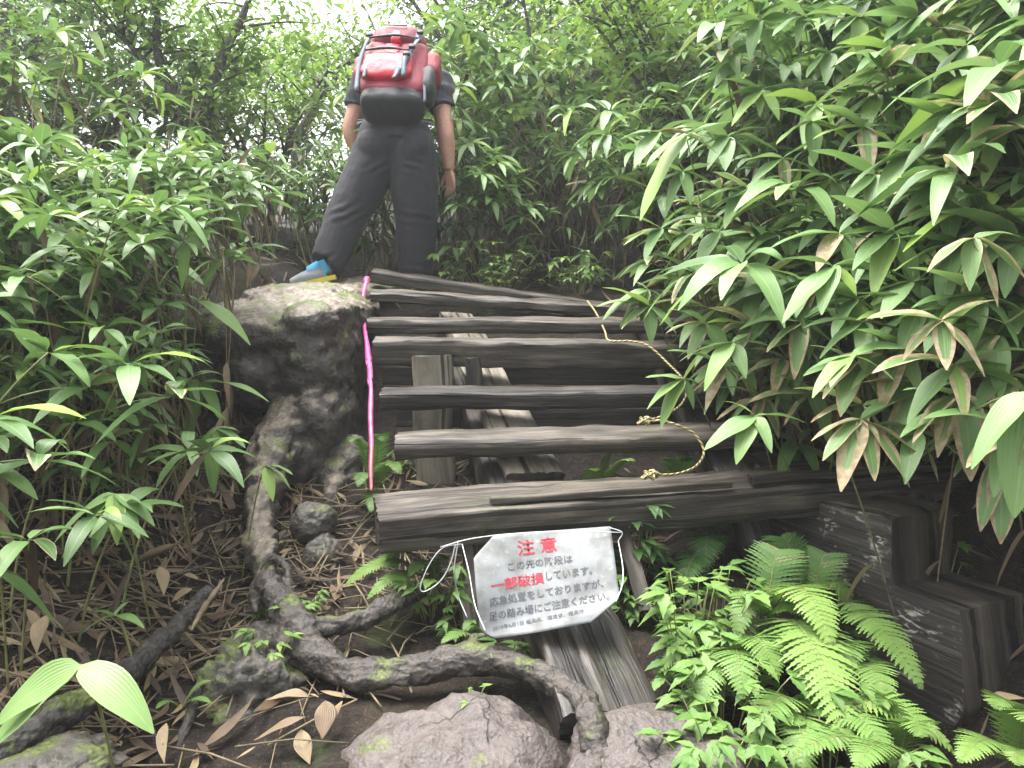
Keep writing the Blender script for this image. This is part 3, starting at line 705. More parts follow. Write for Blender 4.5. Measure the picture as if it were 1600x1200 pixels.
# shirt with short sleeves
sh = MB()
chain(sh, [H(617, 196, .06), H(620, 165, .12), H(626, 128, .28), H(628, 108, .36)], [.195, .195, .19, .12], 22, .66)
chain(sh, [H(628, 112, .34), H(629, 100, .39)], [.085, .066])
for s, e in ((shL, elL), (shR, elR)):
    cap(sh, s, .09); chain(sh, [s.lerp(H(627, 120, .3), .3), s, s.lerp(e, .50)], [.095, .090, .082], 16)
    sh.tube([s.lerp(e, .42), s.lerp(e, .54)], [.080, .086], 16)
me = union(sh, .008, 3); displace(me, lambda c, n: .006 * fbm(c, 8, 3) + .003 * math.sin(c.z * 70 + 5 * noise.noise(c * 5)))
finish('shirt', me, M['shirt'], hk)
def shoe(heel, d, pitch=0., up=(0, 0, 1)):
    d = V(d).normalized(); u = V(up); u = (u - d * u.dot(d)).normalized(); s = d.cross(u)
    def W(a, b, c): return heel + d * a + s * b + u * c
    m = MB(); chain(m, [W(.035, 0, .045), W(.09, 0, .05), W(.17, .0, .042), W(.25, 0, .032)], [.040, .046, .048, .034], 14, .95, 4)
    chain(m, [W(.045, 0, .05), W(.045, 0, .10), W(.05, 0, .125)], [.044, .046, .044], 14)
    chain(m, [W(.06, 0, .095), W(.13, 0, .07)], [.042, .040], 12)
    me = union(m, .007, 3); me.materials.append(M['shoe_grey']); me.materials.append(M['shoe_blue'])
    for p in me.polygons:
        q = p.center - heel; a, b = q.dot(d), q.dot(u)
        if b > .085 or (a < .05 and b > .03): p.material_index = 1
    upp = finish('shoe', me, [], hk)
    m = MB(); ring = [(-.012, .0, .03), (.06, 0, .043), (.14, 0, .045), (.21, 0, .050), (.27, 0, .038), (.298, 0, .012)]
    lo = [(a, -w_) for a, _, w_ in ring] + [(a, w_) for a, _, w_ in reversed(ring)]
    up_ = [m.vert(W(a, b, .028)) for a, b in lo]; dn = [m.vert(W(a, b * .97, .0)) for a, b in lo]
    K = len(lo)
    for k in range(K): m.face(up_[k], up_[(k + 1) % K], dn[(k + 1) % K], dn[k])
    m.face(*reversed(up_)); m.face(*dn); m.build('sole', M['sole'], upp, smooth=False)
    ls = MB()
    for k in range(4): ls.tube([W(.085 + .022 * k, -.035, .088 - .007 * k), W(.09 + .022 * k, 0, .108 - .010 * k), W(.095 + .022 * k, .035, .088 - .007 * k)], .004, 6)
    ls.build('lace', M['sole'], upp)
shoe(H(523, 437, -.18), (-.83, -.08, -.20))
shoe(H(650, 452, .03), (.10, 1, .03))

# ---------------------------------------------------------------- backpack
bp = thing('backpack', H(618, 130, .05), 'large red and maroon trekking backpack on the back of the hiker', 'backpack')
pc = H(620, 119, -.02); up = (H(628, 66, .26) - H(614, 170, -.12)).normalized(); rt = V((1, .06, .06)); rt = (rt - up * rt.dot(up)).normalized(); fb = up.cross(rt).normalized()   # fb points away from us
PM = Matrix((rt, fb, up)).transposed()
LH = (H(628, 66, .26) - H(614, 170, -.12)).length
def B(x, y, z): return pc + PM @ V((x, y, z))
def pillow(name, mat, c, r, e=.55, sub=0, parent=bp, wr=.006, extra=None):
    m = MB(); m.ellip((0, 0, 0), r, None, 44, 28, e); me = m.mesh(name, mat)
    displace(me, lambda q, n: wr * fbm(q, 11, 3, c[0] * 9) + wr * .5 * math.sin(q.z * 90 + 4 * noise.noise(q * 9)) * .4)
    for v in me.vertices: v.co = B(c[0] + v.co.x, c[1] + v.co.y, c[2] + v.co.z)
    me.update(); return link(name, me, parent)
h2 = LH / 2
pillow('pack_body', M['maroon'], (0, .0, -.02), (.198, .125, h2 * .80), .45, wr=.008)
pillow('pack_bottom', M['black'], (0, .005, -h2 * .80), (.185, .112, h2 * .27), .6)
pillow('lid', M['maroon'], (.0, -.012, h2 * .70), (.172, .145, h2 * .32), .7)
pillow('lid_panel', M['red'], (.0, -.118, h2 * .56), (.034, .042, .055), .5, wr=.002)
pillow('front_panel', M['red'], (-.02, -.118, .07), (.045, .022, .055), .5, wr=.002)
pillow('front_pocket', M['red'], (-.035, -.118, -.09), (.150, .046, .105), .55)
pillow('side_pocket', M['maroon'], (.205, .0, .05), (.058, .085, .10), .6)
pillow('side_pocket', M['maroon'], (-.205, .0, .0), (.045, .085, .10), .6)
pillow('side_panel', M['black'], (.19, -.01, -.11), (.05, .09, .12), .6)
def strap(pts, wid, mat='grey_strap', name='strap'):
    return strip(MB(), spline([B(*p) for p in pts], 6), wid, B(0, -1, 0) - B(0, 0, 0), .003).build(name, M[mat], bp)
strap([(-.16, -.13, h2 * .55), (-.165, -.150, .12), (-.180, -.155, 0), (-.185, -.15, -.12), (-.185, -.13, -.30)], .030)
strap([(.13, -.15, h2 * .62), (.125, -.152, .14), (.105, -.155, .04), (.085, -.17, -.05), (.055, -.165, -.17)], .034)
strap([(.150, -.14, h2 * .58), (.125, -.158, .10), (.100, -.165, .0)], .030)
strap([(.075, -.175, -.02), (.072, -.185, -.11), (.075, -.165, -.215)], .034)
strap([(.045, -.168, -.13), (.035, -.165, -.19), (.02, -.16, -.225)], .040)
strap([(-.150, -.152, -.10), (-.148, -.155, -.16), (-.150, -.15, -.21)], .028)
strap([(.17, -.09, -.13), (.185, -.08, -.22), (.19, -.06, -.30)], .022)
strap([(-.16, -.148, .150), (0, -.168, .150), (.13, -.155, .140)], .020, 'black', 'compression_strap')
strap([(-.18, -.150, .030), (-.04, -.162, .040), (.09, -.158, .025)], .022, 'black', 'compression_strap')
strap([(-.075, -.166, h2 * .80), (0, -.165, h2 * .80), (.06, -.164, h2 * .80)], .014, 'pale_strap', 'grab_loop')
strap([(-.085, -.187, -.045), (-.035, -.190, -.04), (.02, -.187, -.045)], .010, 'pale_strap', 'zip_pull')
for x in (-.15, .15):
    strap([(x, .02, h2 * .6), (x * .95, .12, h2 * .5), (x * 1.0, .16, .15), (x * 1.15, .12, -.05), (x * 1.1, .05, -.2)], .06, 'black', 'shoulder_strap')
hb = [H(617 + 57 * math.cos(a), 187 + 6 * abs(math.cos(a)) ** 3, .05 - .172 * math.sin(a)) for a in [R(4 + 172 * i / 24) for i in range(25)]]
m_ = MB(); strip(m_, hb, .032, (0, -1, 0), .006); m_.build('hip_belt', M['grey_strap'], bp)
for q in ((-.16, -.145, h2 * .58), (.14, -.158, h2 * .62), (.105, -.175, .035), (.08, -.185, -.045)):
    m_ = MB(); m_.ellip(B(*q), (.020, .010, .014), PM, 12, 8, .4); m_.build('buckle', M['black'], bp)

# ---------------------------------------------------------------- leaves
UPZ = V((0, 0, 1))
def blade(mb, base, d, L, W, sag, fold=.25, n=7, roll=0., col=(.5, 0, 0), shape=.75, end=None, curl=0., pw=.68):
    """one lance-shaped leaf: it leaves base along d, droops by sag, is folded along its midrib"""
    base = V(base); d = V(d).normalized(); s = d.cross(UPZ)
    if s.length < .1: s = V((1, 0, 0))
    s.normalize(); u = s.cross(d)
    if roll: s, u = s * math.cos(roll) + u * math.sin(roll), u * math.cos(roll) - s * math.sin(roll)
    mb.cc = col; rows = []; ph = rnd.random() * 6
    for i in range(n + 1):
        t = i / n; c = base + d * (L * t) + V((0, 0, -sag * L * t * t)) + s * (curl * L * t * t)
        w_ = W * .5 * max(.02, math.sin(math.pi * t ** shape) ** pw) if 0 < i < n else W * .03
        wv = .10 * w_ * math.sin(t * 9 + ph)
        rows.append((mb.vert(c - s * w_ + u * (fold * w_ + wv), (0., t)), mb.vert(c, (.5, t)), mb.vert(c + s * w_ + u * (fold * w_ - wv), (1., t))))
    for a, b in zip(rows, rows[1:]):
        mb.face(a[0], a[1], b[1], b[0]); mb.face(a[1], a[2], b[2], b[1])
def tone(r): return clamp(r.gauss(.45, .22))
def whorl(mb, dry, c, axis_, r, m, L, wither=0., young=.12, el=(-32, 38), spread=360, az0=None, droop=1.):
    """the palm-like rosette of leaves at the tip of a bamboo-grass shoot"""
    ax = V(axis_).normalized(); az = r.random() * 360 if az0 is None else az0
    for k in range(m):
        a = R(az + (k + r.uniform(-.3, .3)) * spread / m); e = R(r.uniform(*el))
        d = V((math.cos(a) * math.cos(e), math.sin(a) * math.cos(e), math.sin(e))) * .9 + ax * .45
        l = L * r.uniform(.72, 1.12); y = 0.
        if r.random() < young: y = r.uniform(.4, 1.)
        wi = 0.
        if r.random() < .25 + wither: wi = r.uniform(.02, .15) + (r.uniform(.1, .55) if r.random() < wither else 0)
        blade(mb, c + d * .012, d, l, l * r.uniform(.25, .32), r.uniform(.25, .75) * droop, r.uniform(.12, .35), 7, r.uniform(-.35, .35), (tone(r), wi, y), curl=r.uniform(-.12, .12))
def dry_hang(mb, c, r, L):
    a = r.random() * 6.283; d = V((math.cos(a) * .6, math.sin(a) * .6, -.75))
    blade(mb, c, d, L * r.uniform(.6, 1.1), L * r.uniform(.10, .2), .4, r.uniform(.3, .9), 5, r.uniform(-1, 1), (r.random(), 0, 0), curl=r.uniform(-.3, .3))
class Proto:
    def __init__(s, seed, h, nb, m, L, wither, young, dead, lean=.35):
        r = random.Random(seed); s.lv, s.st, s.dr = MB(), MB(), MB(); s.tips = []
        top = V((lean * h, r.uniform(-.06, .06), h)); mid = V((lean * h * .25, 0, h * .6)); pts = bez((0, 0, -.12), mid, top, 12)
        s.st.tube(pts, ramp1([.0045, .004, .0025], 13), 6)
        tips = [(top, pts[-1] - pts[-2])]
        for k in range(nb):
            i = r.randint(4, 11); p = pts[i]; a = r.random() * 6.283; l = r.uniform(.10, .26)
            q = p + V((math.cos(a) * l + lean * .15, math.sin(a) * l, l * r.uniform(.3, .9)))
            s.st.tube(bez(p, (p + q) / 2 + V((0, 0, .03)), q, 4), .0022, 5); tips.append((q, q - p))
        for q, ax in tips:
            s.tips.append(q); whorl(s.lv, s.dr, q, ax, r, r.randint(*m), L, wither, young)
        for k in range(dead): dry_hang(s.dr, pts[r.randint(2, 10)] if r.random() < .6 else tips[r.randrange(len(tips))][0], r, L)
        s.me = (s.st.mesh('culm', M['culm']), s.lv.mesh('foliage', M['sasa']), s.dr.mesh('dried_leaves', M['dry']) if dead else None)
        s.root = None
    def place(s, loc, rz, sc, tilt, label, group):
        o = thing('dwarf_bamboo', loc, label, 'dwarf bamboo', group)
        o.rotation_euler = (tilt[0], tilt[1], rz); o.scale = (sc,) * 3
        for nm, me in zip(('culm', 'foliage', 'dried_leaves'), s.me):
            if me:
                c = bpy.data.objects.new(nm, me); COL.objects.link(c); c.parent = o
        return o
PG = [Proto(100 + i, .85 + .07 * i, 7, (6, 9), .205, .12, .08, 4, .42) for i in range(7)]                 # green
PW = [Proto(200 + i, .80 + .08 * i, 6, (6, 8), .225, .50, .06, 5, .5) for i in range(5)]                  # withered margins
PB = [Proto(300 + i, 1.10 + .08 * i, 6, (6, 8), .20, .10, .25, 4, .28) for i in range(6)]            # tall, back slope
PL = [Proto(600 + i, .75 + .09 * i, 6, (5, 8), .165, .10, .10, 5, .35) for i in range(6)]
PN = [Proto(500 + i, .75 + .08 * i, 7, (6, 8), .25, .20, .07, 6, .55) for i in range(5)]               # big leaves, near
PS = [Proto(400 + i, .42 + .07 * i, 1, (5, 7), .17, .10, .15, 2, .5) for i in range(4)]              # short
def inside(poly, x, y):
    c = False; n = len(poly)
    for i in range(n):
        (x1, y1), (x2, y2) = poly[i], poly[(i + 1) % n]
        if (y1 > y) != (y2 > y) and x < (x2 - x1) * (y - y1) / (y2 - y1) + x1: c = not c
    return c
def dist_poly(poly, x, y):
    if inside(poly, x, y): return 0.
    b = 1e9; n = len(poly)
    for i in range(n):
        (x1, y1), (x2, y2) = poly[i], poly[(i + 1) % n]; dx, dy = x2 - x1, y2 - y1
        t = clamp(((x - x1) * dx + (y - y1) * dy) / (dx * dx + dy * dy + 1e-9)); b = min(b, math.hypot(x - x1 - t * dx, y - y1 - t * dy))
    return b
# what must stay in view: the stairs, the hiker, the stump and the open foreground
OPEN = [(500, 20), (740, 20), (755, 260), (900, 430), (930, 480), (1000, 540), (1060, 590), (1095, 670), (1120, 715), (1300, 725), (1470, 745), (1560, 840), (1700, 1000), (1700, 1400), (-100, 1400), (-100, 1000), (150, 900), (300, 860), (385, 800), (390, 640), (330, 550), (290, 470), (460, 420), (490, 330)]
def try_place(protos, x, y, face, label, group, r, smin=.8, smax=1.15, reach=.16, tilt=.12, wild=60):
    pr = protos[r.randrange(len(protos))]; sc = r.uniform(smin, smax); rz = R(face + r.uniform(-wild, wild)); loc = on_ground(x, y)
    Mx = Matrix.Rotation(rz, 3, 'Z')
    tx, ty = r.uniform(-tilt, tilt), r.uniform(-tilt, tilt)
    Rm = (Matrix.Rotation(rz, 3, 'Z') @ Matrix.Rotation(ty, 3, 'Y') @ Matrix.Rotation(tx, 3, 'X')); seen = False
    for t in pr.tips:
        p = loc + Rm @ (t * sc); a, b = proj(p)
        if y < 5.0 and dist_poly(OPEN, a, b) < reach * F / max(p.y, .5) * .62: return None
        if y < 6.5 and (b < 215 - .05 * a if a < 330 else (a < 560 and b < 215 - 1.1 * max(0, a - 500))) and r.random() < .93: return None
        if p.y < 1.1 and abs(p.x) < 1.1: return None
        if -60 < a < 1660 and -60 < b < 1260: seen = True
    if not seen: return None
    return pr.place(loc, rz, sc, (tx, ty), label, group)
rr = random.Random(21); pos = []
def scatter(n, protos, xr, yr, face, label, group, gap=.16, tries=40, **k):
    got = 0
    for t in range(n * tries):
        x, y = rr.uniform(*xr), rr.uniform(*yr)
        if any((x - a) ** 2 + (y - b) ** 2 < gap * gap for a, b in pos): continue
        if try_place(protos, x, y, face(x, y) if callable(face) else face, label, group, rr, **k):
            pos.append((x, y)); got += 1
            if got == n: break
    return got
G = {}
G['r1'] = scatter(16, PW, (1.72, 2.4), (2.0, 3.1), 190, 'bamboo grass with bleached leaf margins on the bank past the bottom step', 'scorched bamboo grass past the bottom step', gap=.12, reach=.13) + scatter(34, PW + PN[:3], (1.1, 2.4), (3.02, 3.7), 225, 'bamboo grass with bleached tan leaf margins on the bank above the bottom step', 'scorched bamboo grass beside the bottom step', gap=.11, reach=.07, tilt=.2)
G['r2'] = scatter(24, PN, (1.72, 2.9), (2.1, 3.3), 195, 'big-leaved green bamboo grass high on the bank past the bottom step', 'big-leaved bamboo grass past the bottom step', gap=.15, smin=1., smax=1.25) + scatter(38, PG + PN[:2], (1.0, 3.4), (3.1, 4.7), 200, 'green leaning bamboo grass on the bank beside the upper steps', 'green bamboo grass on the bank beside the steps', gap=.13, reach=.10, tilt=.2)
G['r3'] = scatter(26, PG + PB, (1.5, 4.6), (4.3, 6.3), 205, 'bright bamboo grass high on the slope above the stairs', 'bamboo grass high on the slope above the stairs', gap=.2)
G['l1'] = scatter(50, PL, (-3.0, -1.15), (2.5, 3.9), -30, 'green bamboo grass with a few dead leaves on the bank before the stump', 'bamboo grass on the bank before the stump', gap=.15, smin=.7, smax=1.0)
G['l0'] = scatter(10, PS, (-2.0, -1.2), (1.9, 2.7), -20, 'low bamboo grass at the edge of the leaf litter', 'low bamboo grass at the litter edge', gap=.15)
G['l2'] = scatter(24, PL[:4] + PS, (-4.2, -.9), (4.4, 6.2), -60, 'bamboo grass growing behind the stump below the bare branches', 'bamboo grass behind the stump', gap=.18, reach=.03)
G['b1'] = scatter(22, PB, (-1.6, 2.0), (5.4, 6.3), 260, 'tall dark bamboo grass with dry stalks directly behind the hiker', 'tall bamboo grass directly behind the hiker', gap=.16)
G['b3'] = scatter(18, PL[:4], (-2.3, -.7), (5.02, 5.7), 250, 'short bamboo grass on the ground behind the boots of the hiker', 'short bamboo grass behind the boots of the hiker', gap=.11, smin=.6, smax=.85)
G['b4'] = scatter(26, PL + PG[:2], (-.7, 1.9), (5.1, 5.7), 255, 'leafy low bamboo grass filling the slope right behind the legs of the hiker', 'low bamboo grass behind the legs of the hiker', gap=.13, smin=.6, smax=.9)
G['b2'] = scatter(10, PB, (-.8, 3.0), (6.4, 7.8), 260, 'tall hazy bamboo grass on the slope beyond the hiker', 'hazy bamboo grass on the slope beyond the hiker', gap=.25)
print('SASA', G, sum(G.values()))
# the rest of the thicket, one mass
def mass(name, protos, spots, which, r):
    """merge many plants of the thicket into one mesh per material"""
    cache = []
    for pr in protos:
        e = []
        for s_ in (pr.st, pr.lv, pr.dr):
            e.append((np.array(s_.v, np.float32).reshape(-1, 3), s_.f, np.array(s_.uv, np.float32).reshape(-1, 2), np.array(s_.c, np.float32).reshape(-1, 3)))
        cache.append(e)
    V_, UV_, C_, faces, mi = [], [], [], [], []; off = 0
    for x, y, sc, rz in spots:
        e = cache[r.randrange(len(cache))]; b = ground_z(x, y); c, s = math.cos(rz), math.sin(rz)
        for k, (v, f, uv, cc) in enumerate(e):
            if not len(v): continue
            q = np.stack([(v[:, 0] * c - v[:, 1] * s) * sc + x, (v[:, 0] * s + v[:, 1] * c) * sc + y, v[:, 2] * sc + b], 1)
            V_.append(q); UV_.append(uv); C_.append(cc)
            faces += [tuple(i + off for i in ff) for ff in f]; mi += [k] * len(f); off += len(v)
    m = MB(); m.v = np.concatenate(V_).tolist(); m.uv = np.concatenate(UV_); m.c = np.concatenate(C_); m.f = faces; m.mi = mi
    return kind(m.build(name, [M['dry_culm'], M['sasa'], M['dry']]), 'stuff')
spots = []
for t in range(4000):                                    # undergrowth filling both banks behind the plants one can tell apart
    x, y = rr.uniform(-4.5, 5), rr.uniform(2.2, 6)
    if -1.75 < x < 1.7 or abs(x) > .9 + y * .75 or (x < 0 and y > 4.3): continue
    if any((x - a) ** 2 + (y - b) ** 2 < .03 for a, b, _, _ in spots): continue
    spots.append((x, y, rr.uniform(.6, .85) if x < 0 else rr.uniform(.8, 1.1), R(rr.uniform(130, 260)) if x > 0 else R(rr.uniform(-80, 40))))
    if len(spots) >= 190: break
spots += []
near_n = len(spots)
for t in range(9000):
    x, y = rr.uniform(-7, 8), rr.uniform(5.5, 12.5)
    if y < 7.6 and -1.8 < x < 3.2 and rr.random() < .55: continue
    if abs(x) > 1.2 + y * .72: continue
    if any((x - a) ** 2 + (y - b) ** 2 < .042 for a, b, _, _ in spots[-260:]): continue
    if x < -.5 - .05 * (y - 6) and rr.random() < (.97 if y > 6.4 else .7): continue
    spots.append((x, y, rr.uniform(.75, 1.1), rr.random() * 6.283))
    if len(spots) >= 620 + near_n: break
mass('bamboo_thicket', PB[:4] + PG[:2] + PL[:2], spots, 0, rr)
# dead stalks and fallen blades under the green
mb = MB()
for t in range(430):
    z_ = rr.random()
    if z_ < .36: x, y = rr.uniform(-2.9, -1.15), rr.uniform(2.5, 4.2)
    elif z_ < .62: x, y = rr.uniform(1.25, 3.2), rr.uniform(2.3, 4.8)
    else: x, y = rr.uniform(-2.5, 3.), rr.uniform(5.25, 6.6)
    b = on_ground(x, y, -.03); h = rr.uniform(.35, 1.05); a = rr.random() * 6.283; l = h * rr.uniform(.05, .55)
    top = b + V((math.cos(a) * l, math.sin(a) * l, h)); px, py = proj(top)
    if y < 5 and dist_poly(OPEN, px, py) < 25: continue
    mb.m = 0; mb.cc = (rr.random(), 0, 0); mb.tube(bez(b, b.lerp(top, .5) + V((0, 0, .08)), top, 5), .0030, 5)
    mb.m = 1
    for k in range(rr.randint(1, 4)): dry_hang(mb, b.lerp(top, rr.uniform(.3, 1)), rr, .19)
kind(mb.build('dead_bamboo_stalks', [M['dry_culm'], M['dry']]), 'stuff')

# ---------------------------------------------------------------- single shoots one can pick out
def shoot(px, py, Y, tips, label, stem=None, wither=0., width=.33, name='bamboo_shoot', group=None, roll=None):
    """a rosette at (px, py); tips: (x, y, dY, lightness-or-young[, withered])"""
    c = P(px, py, Y); o = thing(name, c, label, 'dwarf bamboo', group); st_, lv = MB(), MB()
    g = stem if stem else ((c.x + .30 + rr.uniform(0, .2), max(c.y + .5, 3.08)) if c.x > 0 else (c.x - .12, c.y + .22))
    b = on_ground(*g, -.05)
    ctrl = b.lerp(c, .7) + V((0, .02, .12)); st_.tube(bez(b, ctrl, c, 10), ramp1([.0035, .0028, .0024], 11), 6)
    for ti, t in enumerate(tips):
        e = P(t[0], t[1], Y + t[2]); d = e - c; L = d.length; k = rr.uniform(.2, .4)
        # aim a little above the tip so that the droop brings it down there
        d2 = d + V((0, 0, k * L)); y = t[3] * .8; wi = t[4] if len(t) > 4 else wither * rr.uniform(.3, 1)
        blade(lv, c, d2, d2.length, L * width * rr.uniform(.9, 1.1), k * L / d2.length, rr.uniform(.12, .3), 10, rr.uniform(-.25, .25) if roll is None else roll[ti], (clamp(.55 + rr.uniform(-.15, .25)), wi, max(0, y)), curl=rr.uniform(-.05, .05))
    st_.build('culm', M['culm'], o); lv.build('foliage', M['sasa'], o); return o
shoot(1302, 416, 2.35, [(1225, 505, -.1, 0), (1285, 492, -.12, 0), (1340, 462, -.1, .9), (1405, 440, 0, 0), (1220, 405, .05, 0), (1370, 410, .06, 0)], 'bamboo shoot with one short yellow-green leaf among green, above the scorched clumps')
shoot(1422, 440, 2.25, [(1378, 498, -.1, 0), (1500, 440, 0, .1), (1345, 470, .02, 0), (1405, 400, .08, 0), (1350, 420, .06, 0)], 'bamboo shoot of five broad matt leaves right of the yellow-leaved shoot')
shoot(1145, 535, 2.55, [(1104, 612, -.1, .45), (1165, 592, -.1, .05), (1212, 545, 0, 0), (1062, 565, 0, 0), (1180, 520, .05, 0)], 'bamboo shoot with a pale slim leaf above the right ends of the steps')
shoot(1330, 556, 2.15, [(1268, 622, -.08, .25), (1300, 605, -.1, .3), (1398, 596, -.08, 0), (1442, 552, 0, 0), (1262, 580, .03, 0)], 'bamboo shoot with a long leaf pointing right, over the scorched clump')
shoot(1180, 650, 2.35, [(1104, 705, -.08, 0), (1148, 725, -.1, .35), (1206, 708, -.1, 0), (1262, 662, 0, 0), (1130, 627, .04, 0)], 'bamboo shoot of five fresh leaves hanging just over the bottom step')
shoot(1345, 655, 2.12, [(1285, 720, -.06, 0, .35), (1312, 768, -.1, 0, .75), (1422, 762, -.1, 0, .6), (1445, 720, -.04, 0, .7), (1404, 628, 0, 0, .05), (1370, 752, -.1, 0, .45), (1268, 690, 0, 0, .8)], 'bamboo clump with broad half-bleached leaves drooping over the right of the bottom step')
shoot(1502, 612, 2.02, [(1425, 692, -.05, 0, .5), (1462, 715, -.06, 0, .6), (1522, 752, -.08, 0, .45), (1550, 640, 0, 0, .05), (1555, 700, -.05, 0, .35)], 'bamboo clump with hanging long scorched leaves at the end of the bottom step')
shoot(1522, 372, 1.95, [(1450, 425, -.03, 0, .6), (1605, 440, -.05, 0, .45), (1512, 455, -.06, 0, .2), (1600, 372, 0, 0, .15), (1560, 480, -.05, 0, .8)], 'bamboo clump with cream edged big leaves at the highest right of the bank')
shoot(1484, 482, 2.1, [(1442, 552, -.06, 0), (1586, 476, -.02, .1), (1535, 512, -.05, .15), (1400, 500, .02, 0)], 'bamboo shoot with a long arching leaf under the cream edged clump')
shoot(1608, 612, 1.6, [(1556, 672, 0, .1), (1515, 732, -.02, 0), (1590, 810, -.04, .05), (1655, 680, 0, 0), (1575, 780, 0, .1, .3)], 'near bamboo clump cut by the frame with dark arching leaf')
shoot(1565, 720, 1.95, [(1530, 830, -.03, 0, .3), (1562, 850, -.05, 0, .4), (1600, 800, -.05, 0, .2)], 'bamboo leaves hanging straight down beside the dark gap past the bottom step')
shoot(1068, 592, 2.75, [(1008, 590, 0, 0), (1012, 640, -.06, .3), (1030, 668, -.06, .4), (1085, 640, -.05, 0), (1100, 605, 0, 0)], 'bamboo shoot reaching over the right ends of the steps beside the rope')
shoot(1012, 452, 3.2, [(940, 500, -.05, .2), (968, 512, -.06, .25), (1000, 505, -.06, .1), (1040, 470, 0, 0), (990, 440, .03, .3)], 'bamboo shoot pointing down-left at the rope on the upper steps')
shoot(884, 244, 5.2, [(836, 278, -.05, 0), (860, 296, -.06, 0), (885, 282, -.06, .6), (905, 282, -.04, 0), (930, 250, 0, 0)], 'drooping five-leaved bamboo shoot in the dark thicket right of the hiker', stem=(.4, 5.4))
shoot(822, 368, 5.15, [(790, 390, -.04, 0), (812, 400, -.05, .3), (840, 395, -.05, 0), (860, 372, 0, 0)], 'small bamboo shoot above the green herbs behind the top step', stem=(.15, 5.3))
shoot(915, 395, 5.0, [(890, 412, -.04, 0), (914, 435, -.05, .5), (935, 410, -.05, 0), (890, 385, 0, 0)], 'small bamboo shoot with one yellowish leaf behind the right of the top step', stem=(.55, 5.2))
shoot(1072, 212, 3.0, [(1000, 345, -.1, .7), (1010, 260, -.1, .5), (1150, 190, 0, .1), (1120, 240, -.05, .2)], 'bamboo shoot with long arching yellow-green leaf leaning toward the hiker')
shoot(180, 772, 2.05, [(84, 850, -.05, 0), (96, 872, -.08, .05), (142, 866, -.08, 0), (184, 852, -.1, .75), (220, 842, -.08, .05), (242, 822, -.04, 0), (150, 805, .03, 0)], 'glossy seven-leaved bamboo shoot with a yellow-green leaf over the litter', stem=(-1.12, 2.32))
shoot(415, 728, 2.7, [(377, 758, -.05, 0), (425, 784, -.07, .8), (458, 742, -.04, .1), (455, 765, -.02, 0)], 'small bamboo shoot with a yellow leaf before the foot of the stump', stem=(-1.0, 2.75))
shoot(126, 1040, 1.32, [(-10, 1140, -.04, .25), (240, 1146, -.07, .2), (-30, 1190, -.04, .1)], 'nearest pair of big pale bamboo leaves over the rotten branch', stem=(-.80, 1.5), width=.34, roll=(.75, -.35, .4))
shoot(-20, 725, 1.7, [(56, 782, -.04, .05), (-60, 790, -.05, 0)], 'single bamboo leaf poking in above the dry litter', stem=(-1.3, 1.9))
shoot(22, 505, 2.3, [(68, 575, -.05, .05), (120, 520, 0, .15), (-30, 560, 0, 0)], 'bamboo shoot with one broad blunt leaf high on the bank before the stump', stem=(-1.7, 2.5), width=.36)
shoot(315, 598, 2.9, [(418, 628, -.05, .05), (345, 655, -.06, .1), (300, 680, -.05, 0)], 'bamboo shoot with long pale leaf lying across the dark side of the stump', stem=(-1.35, 3.0))
shoot(340, 668, 2.75, [(300, 720, -.04, 0), (345, 725, -.05, .5), (385, 700, -.05, 0), (372, 672, 0, 0), (330, 770, -.05, 0)], 'bamboo shoot left of the foot of the stump under the long pale leaf', stem=(-1.25, 2.85))
shoot(178, 962, 1.95, [(126, 992, -.03, .1), (226, 982, -.04, .1), (200, 940, .03, 0), (140, 955, .03, 0)], 'tiny bamboo seedling on the litter beside the rotten branch', stem=(-1.0, 2.0))
shoot(300, 350, 3.0, [(305, 395, -.05, .3), (365, 345, 0, .05), (262, 345, 0, .1), (350, 370, 0, 0)], 'bamboo shoot with a hanging bright leaf in front of the thin forked trees', stem=(-1.4, 3.15))
shoot(152, 300, 2.9, [(150, 262, .0, .6), (60, 330, 0, .2), (110, 340, -.04, .2), (215, 345, -.03, .1), (240, 320, 0, 0)], 'tall bamboo shoot with an upright new blade on the bank before the stump', stem=(-1.6, 2.95))
shoot(310, 470, 2.95, [(330, 460, -.02, .4), (390, 540, -.05, .3), (275, 520, -.05, 0), (250, 460, 0, 0)], 'bamboo shoot crossing the pale upper left corner of the stump', stem=(-1.35, 3.1))
shoot(560, 330, 5.0, [(575, 320, 0, .9), (590, 345, 0, .8), (558, 372, -.02, 1)], 'bamboo shoot with yellow leaves seen between the legs of the hiker', stem=(-.95, 5.15))

sr = random.Random(77)
def random_shoots(n, box, Yf, L, wither, label, group, gap, young=.12):
    pts = []
    for t in range(n * 60):
        x, y = sr.uniform(box[0], box[2]), sr.uniform(box[1], box[3])
        if any(math.hypot(x - a, y - b) < gap for a, b in pts): continue
        Y = Yf(x, y); l = L * F / Y
        if dist_poly(OPEN, x, y + .45 * l) < 12 or dist_poly(OPEN, x - .5 * l, y + .3 * l) < 8: continue
        pts.append((x, y)); tips = []; m = sr.randint(5, 7); a0 = sr.uniform(-20, 20)
        for k in range(m):
            a = R(-12 + a0 + 204 * (k + sr.uniform(-.25, .25)) / (m - 1)); q = l * sr.uniform(.7, 1.1)
            yo = sr.uniform(.4, 1) if sr.random() < young else 0; wi = sr.uniform(.3, .85) if sr.random() < wither else sr.uniform(0, .1)
            tips.append((x + math.cos(a) * q, y + math.sin(a) * q * .85, -abs(math.sin(a)) * .08 + sr.uniform(-.04, .04), yo, wi))
        shoot(x, y, Y, tips, label, wither=0, group=group)
        if len(pts) == n: return
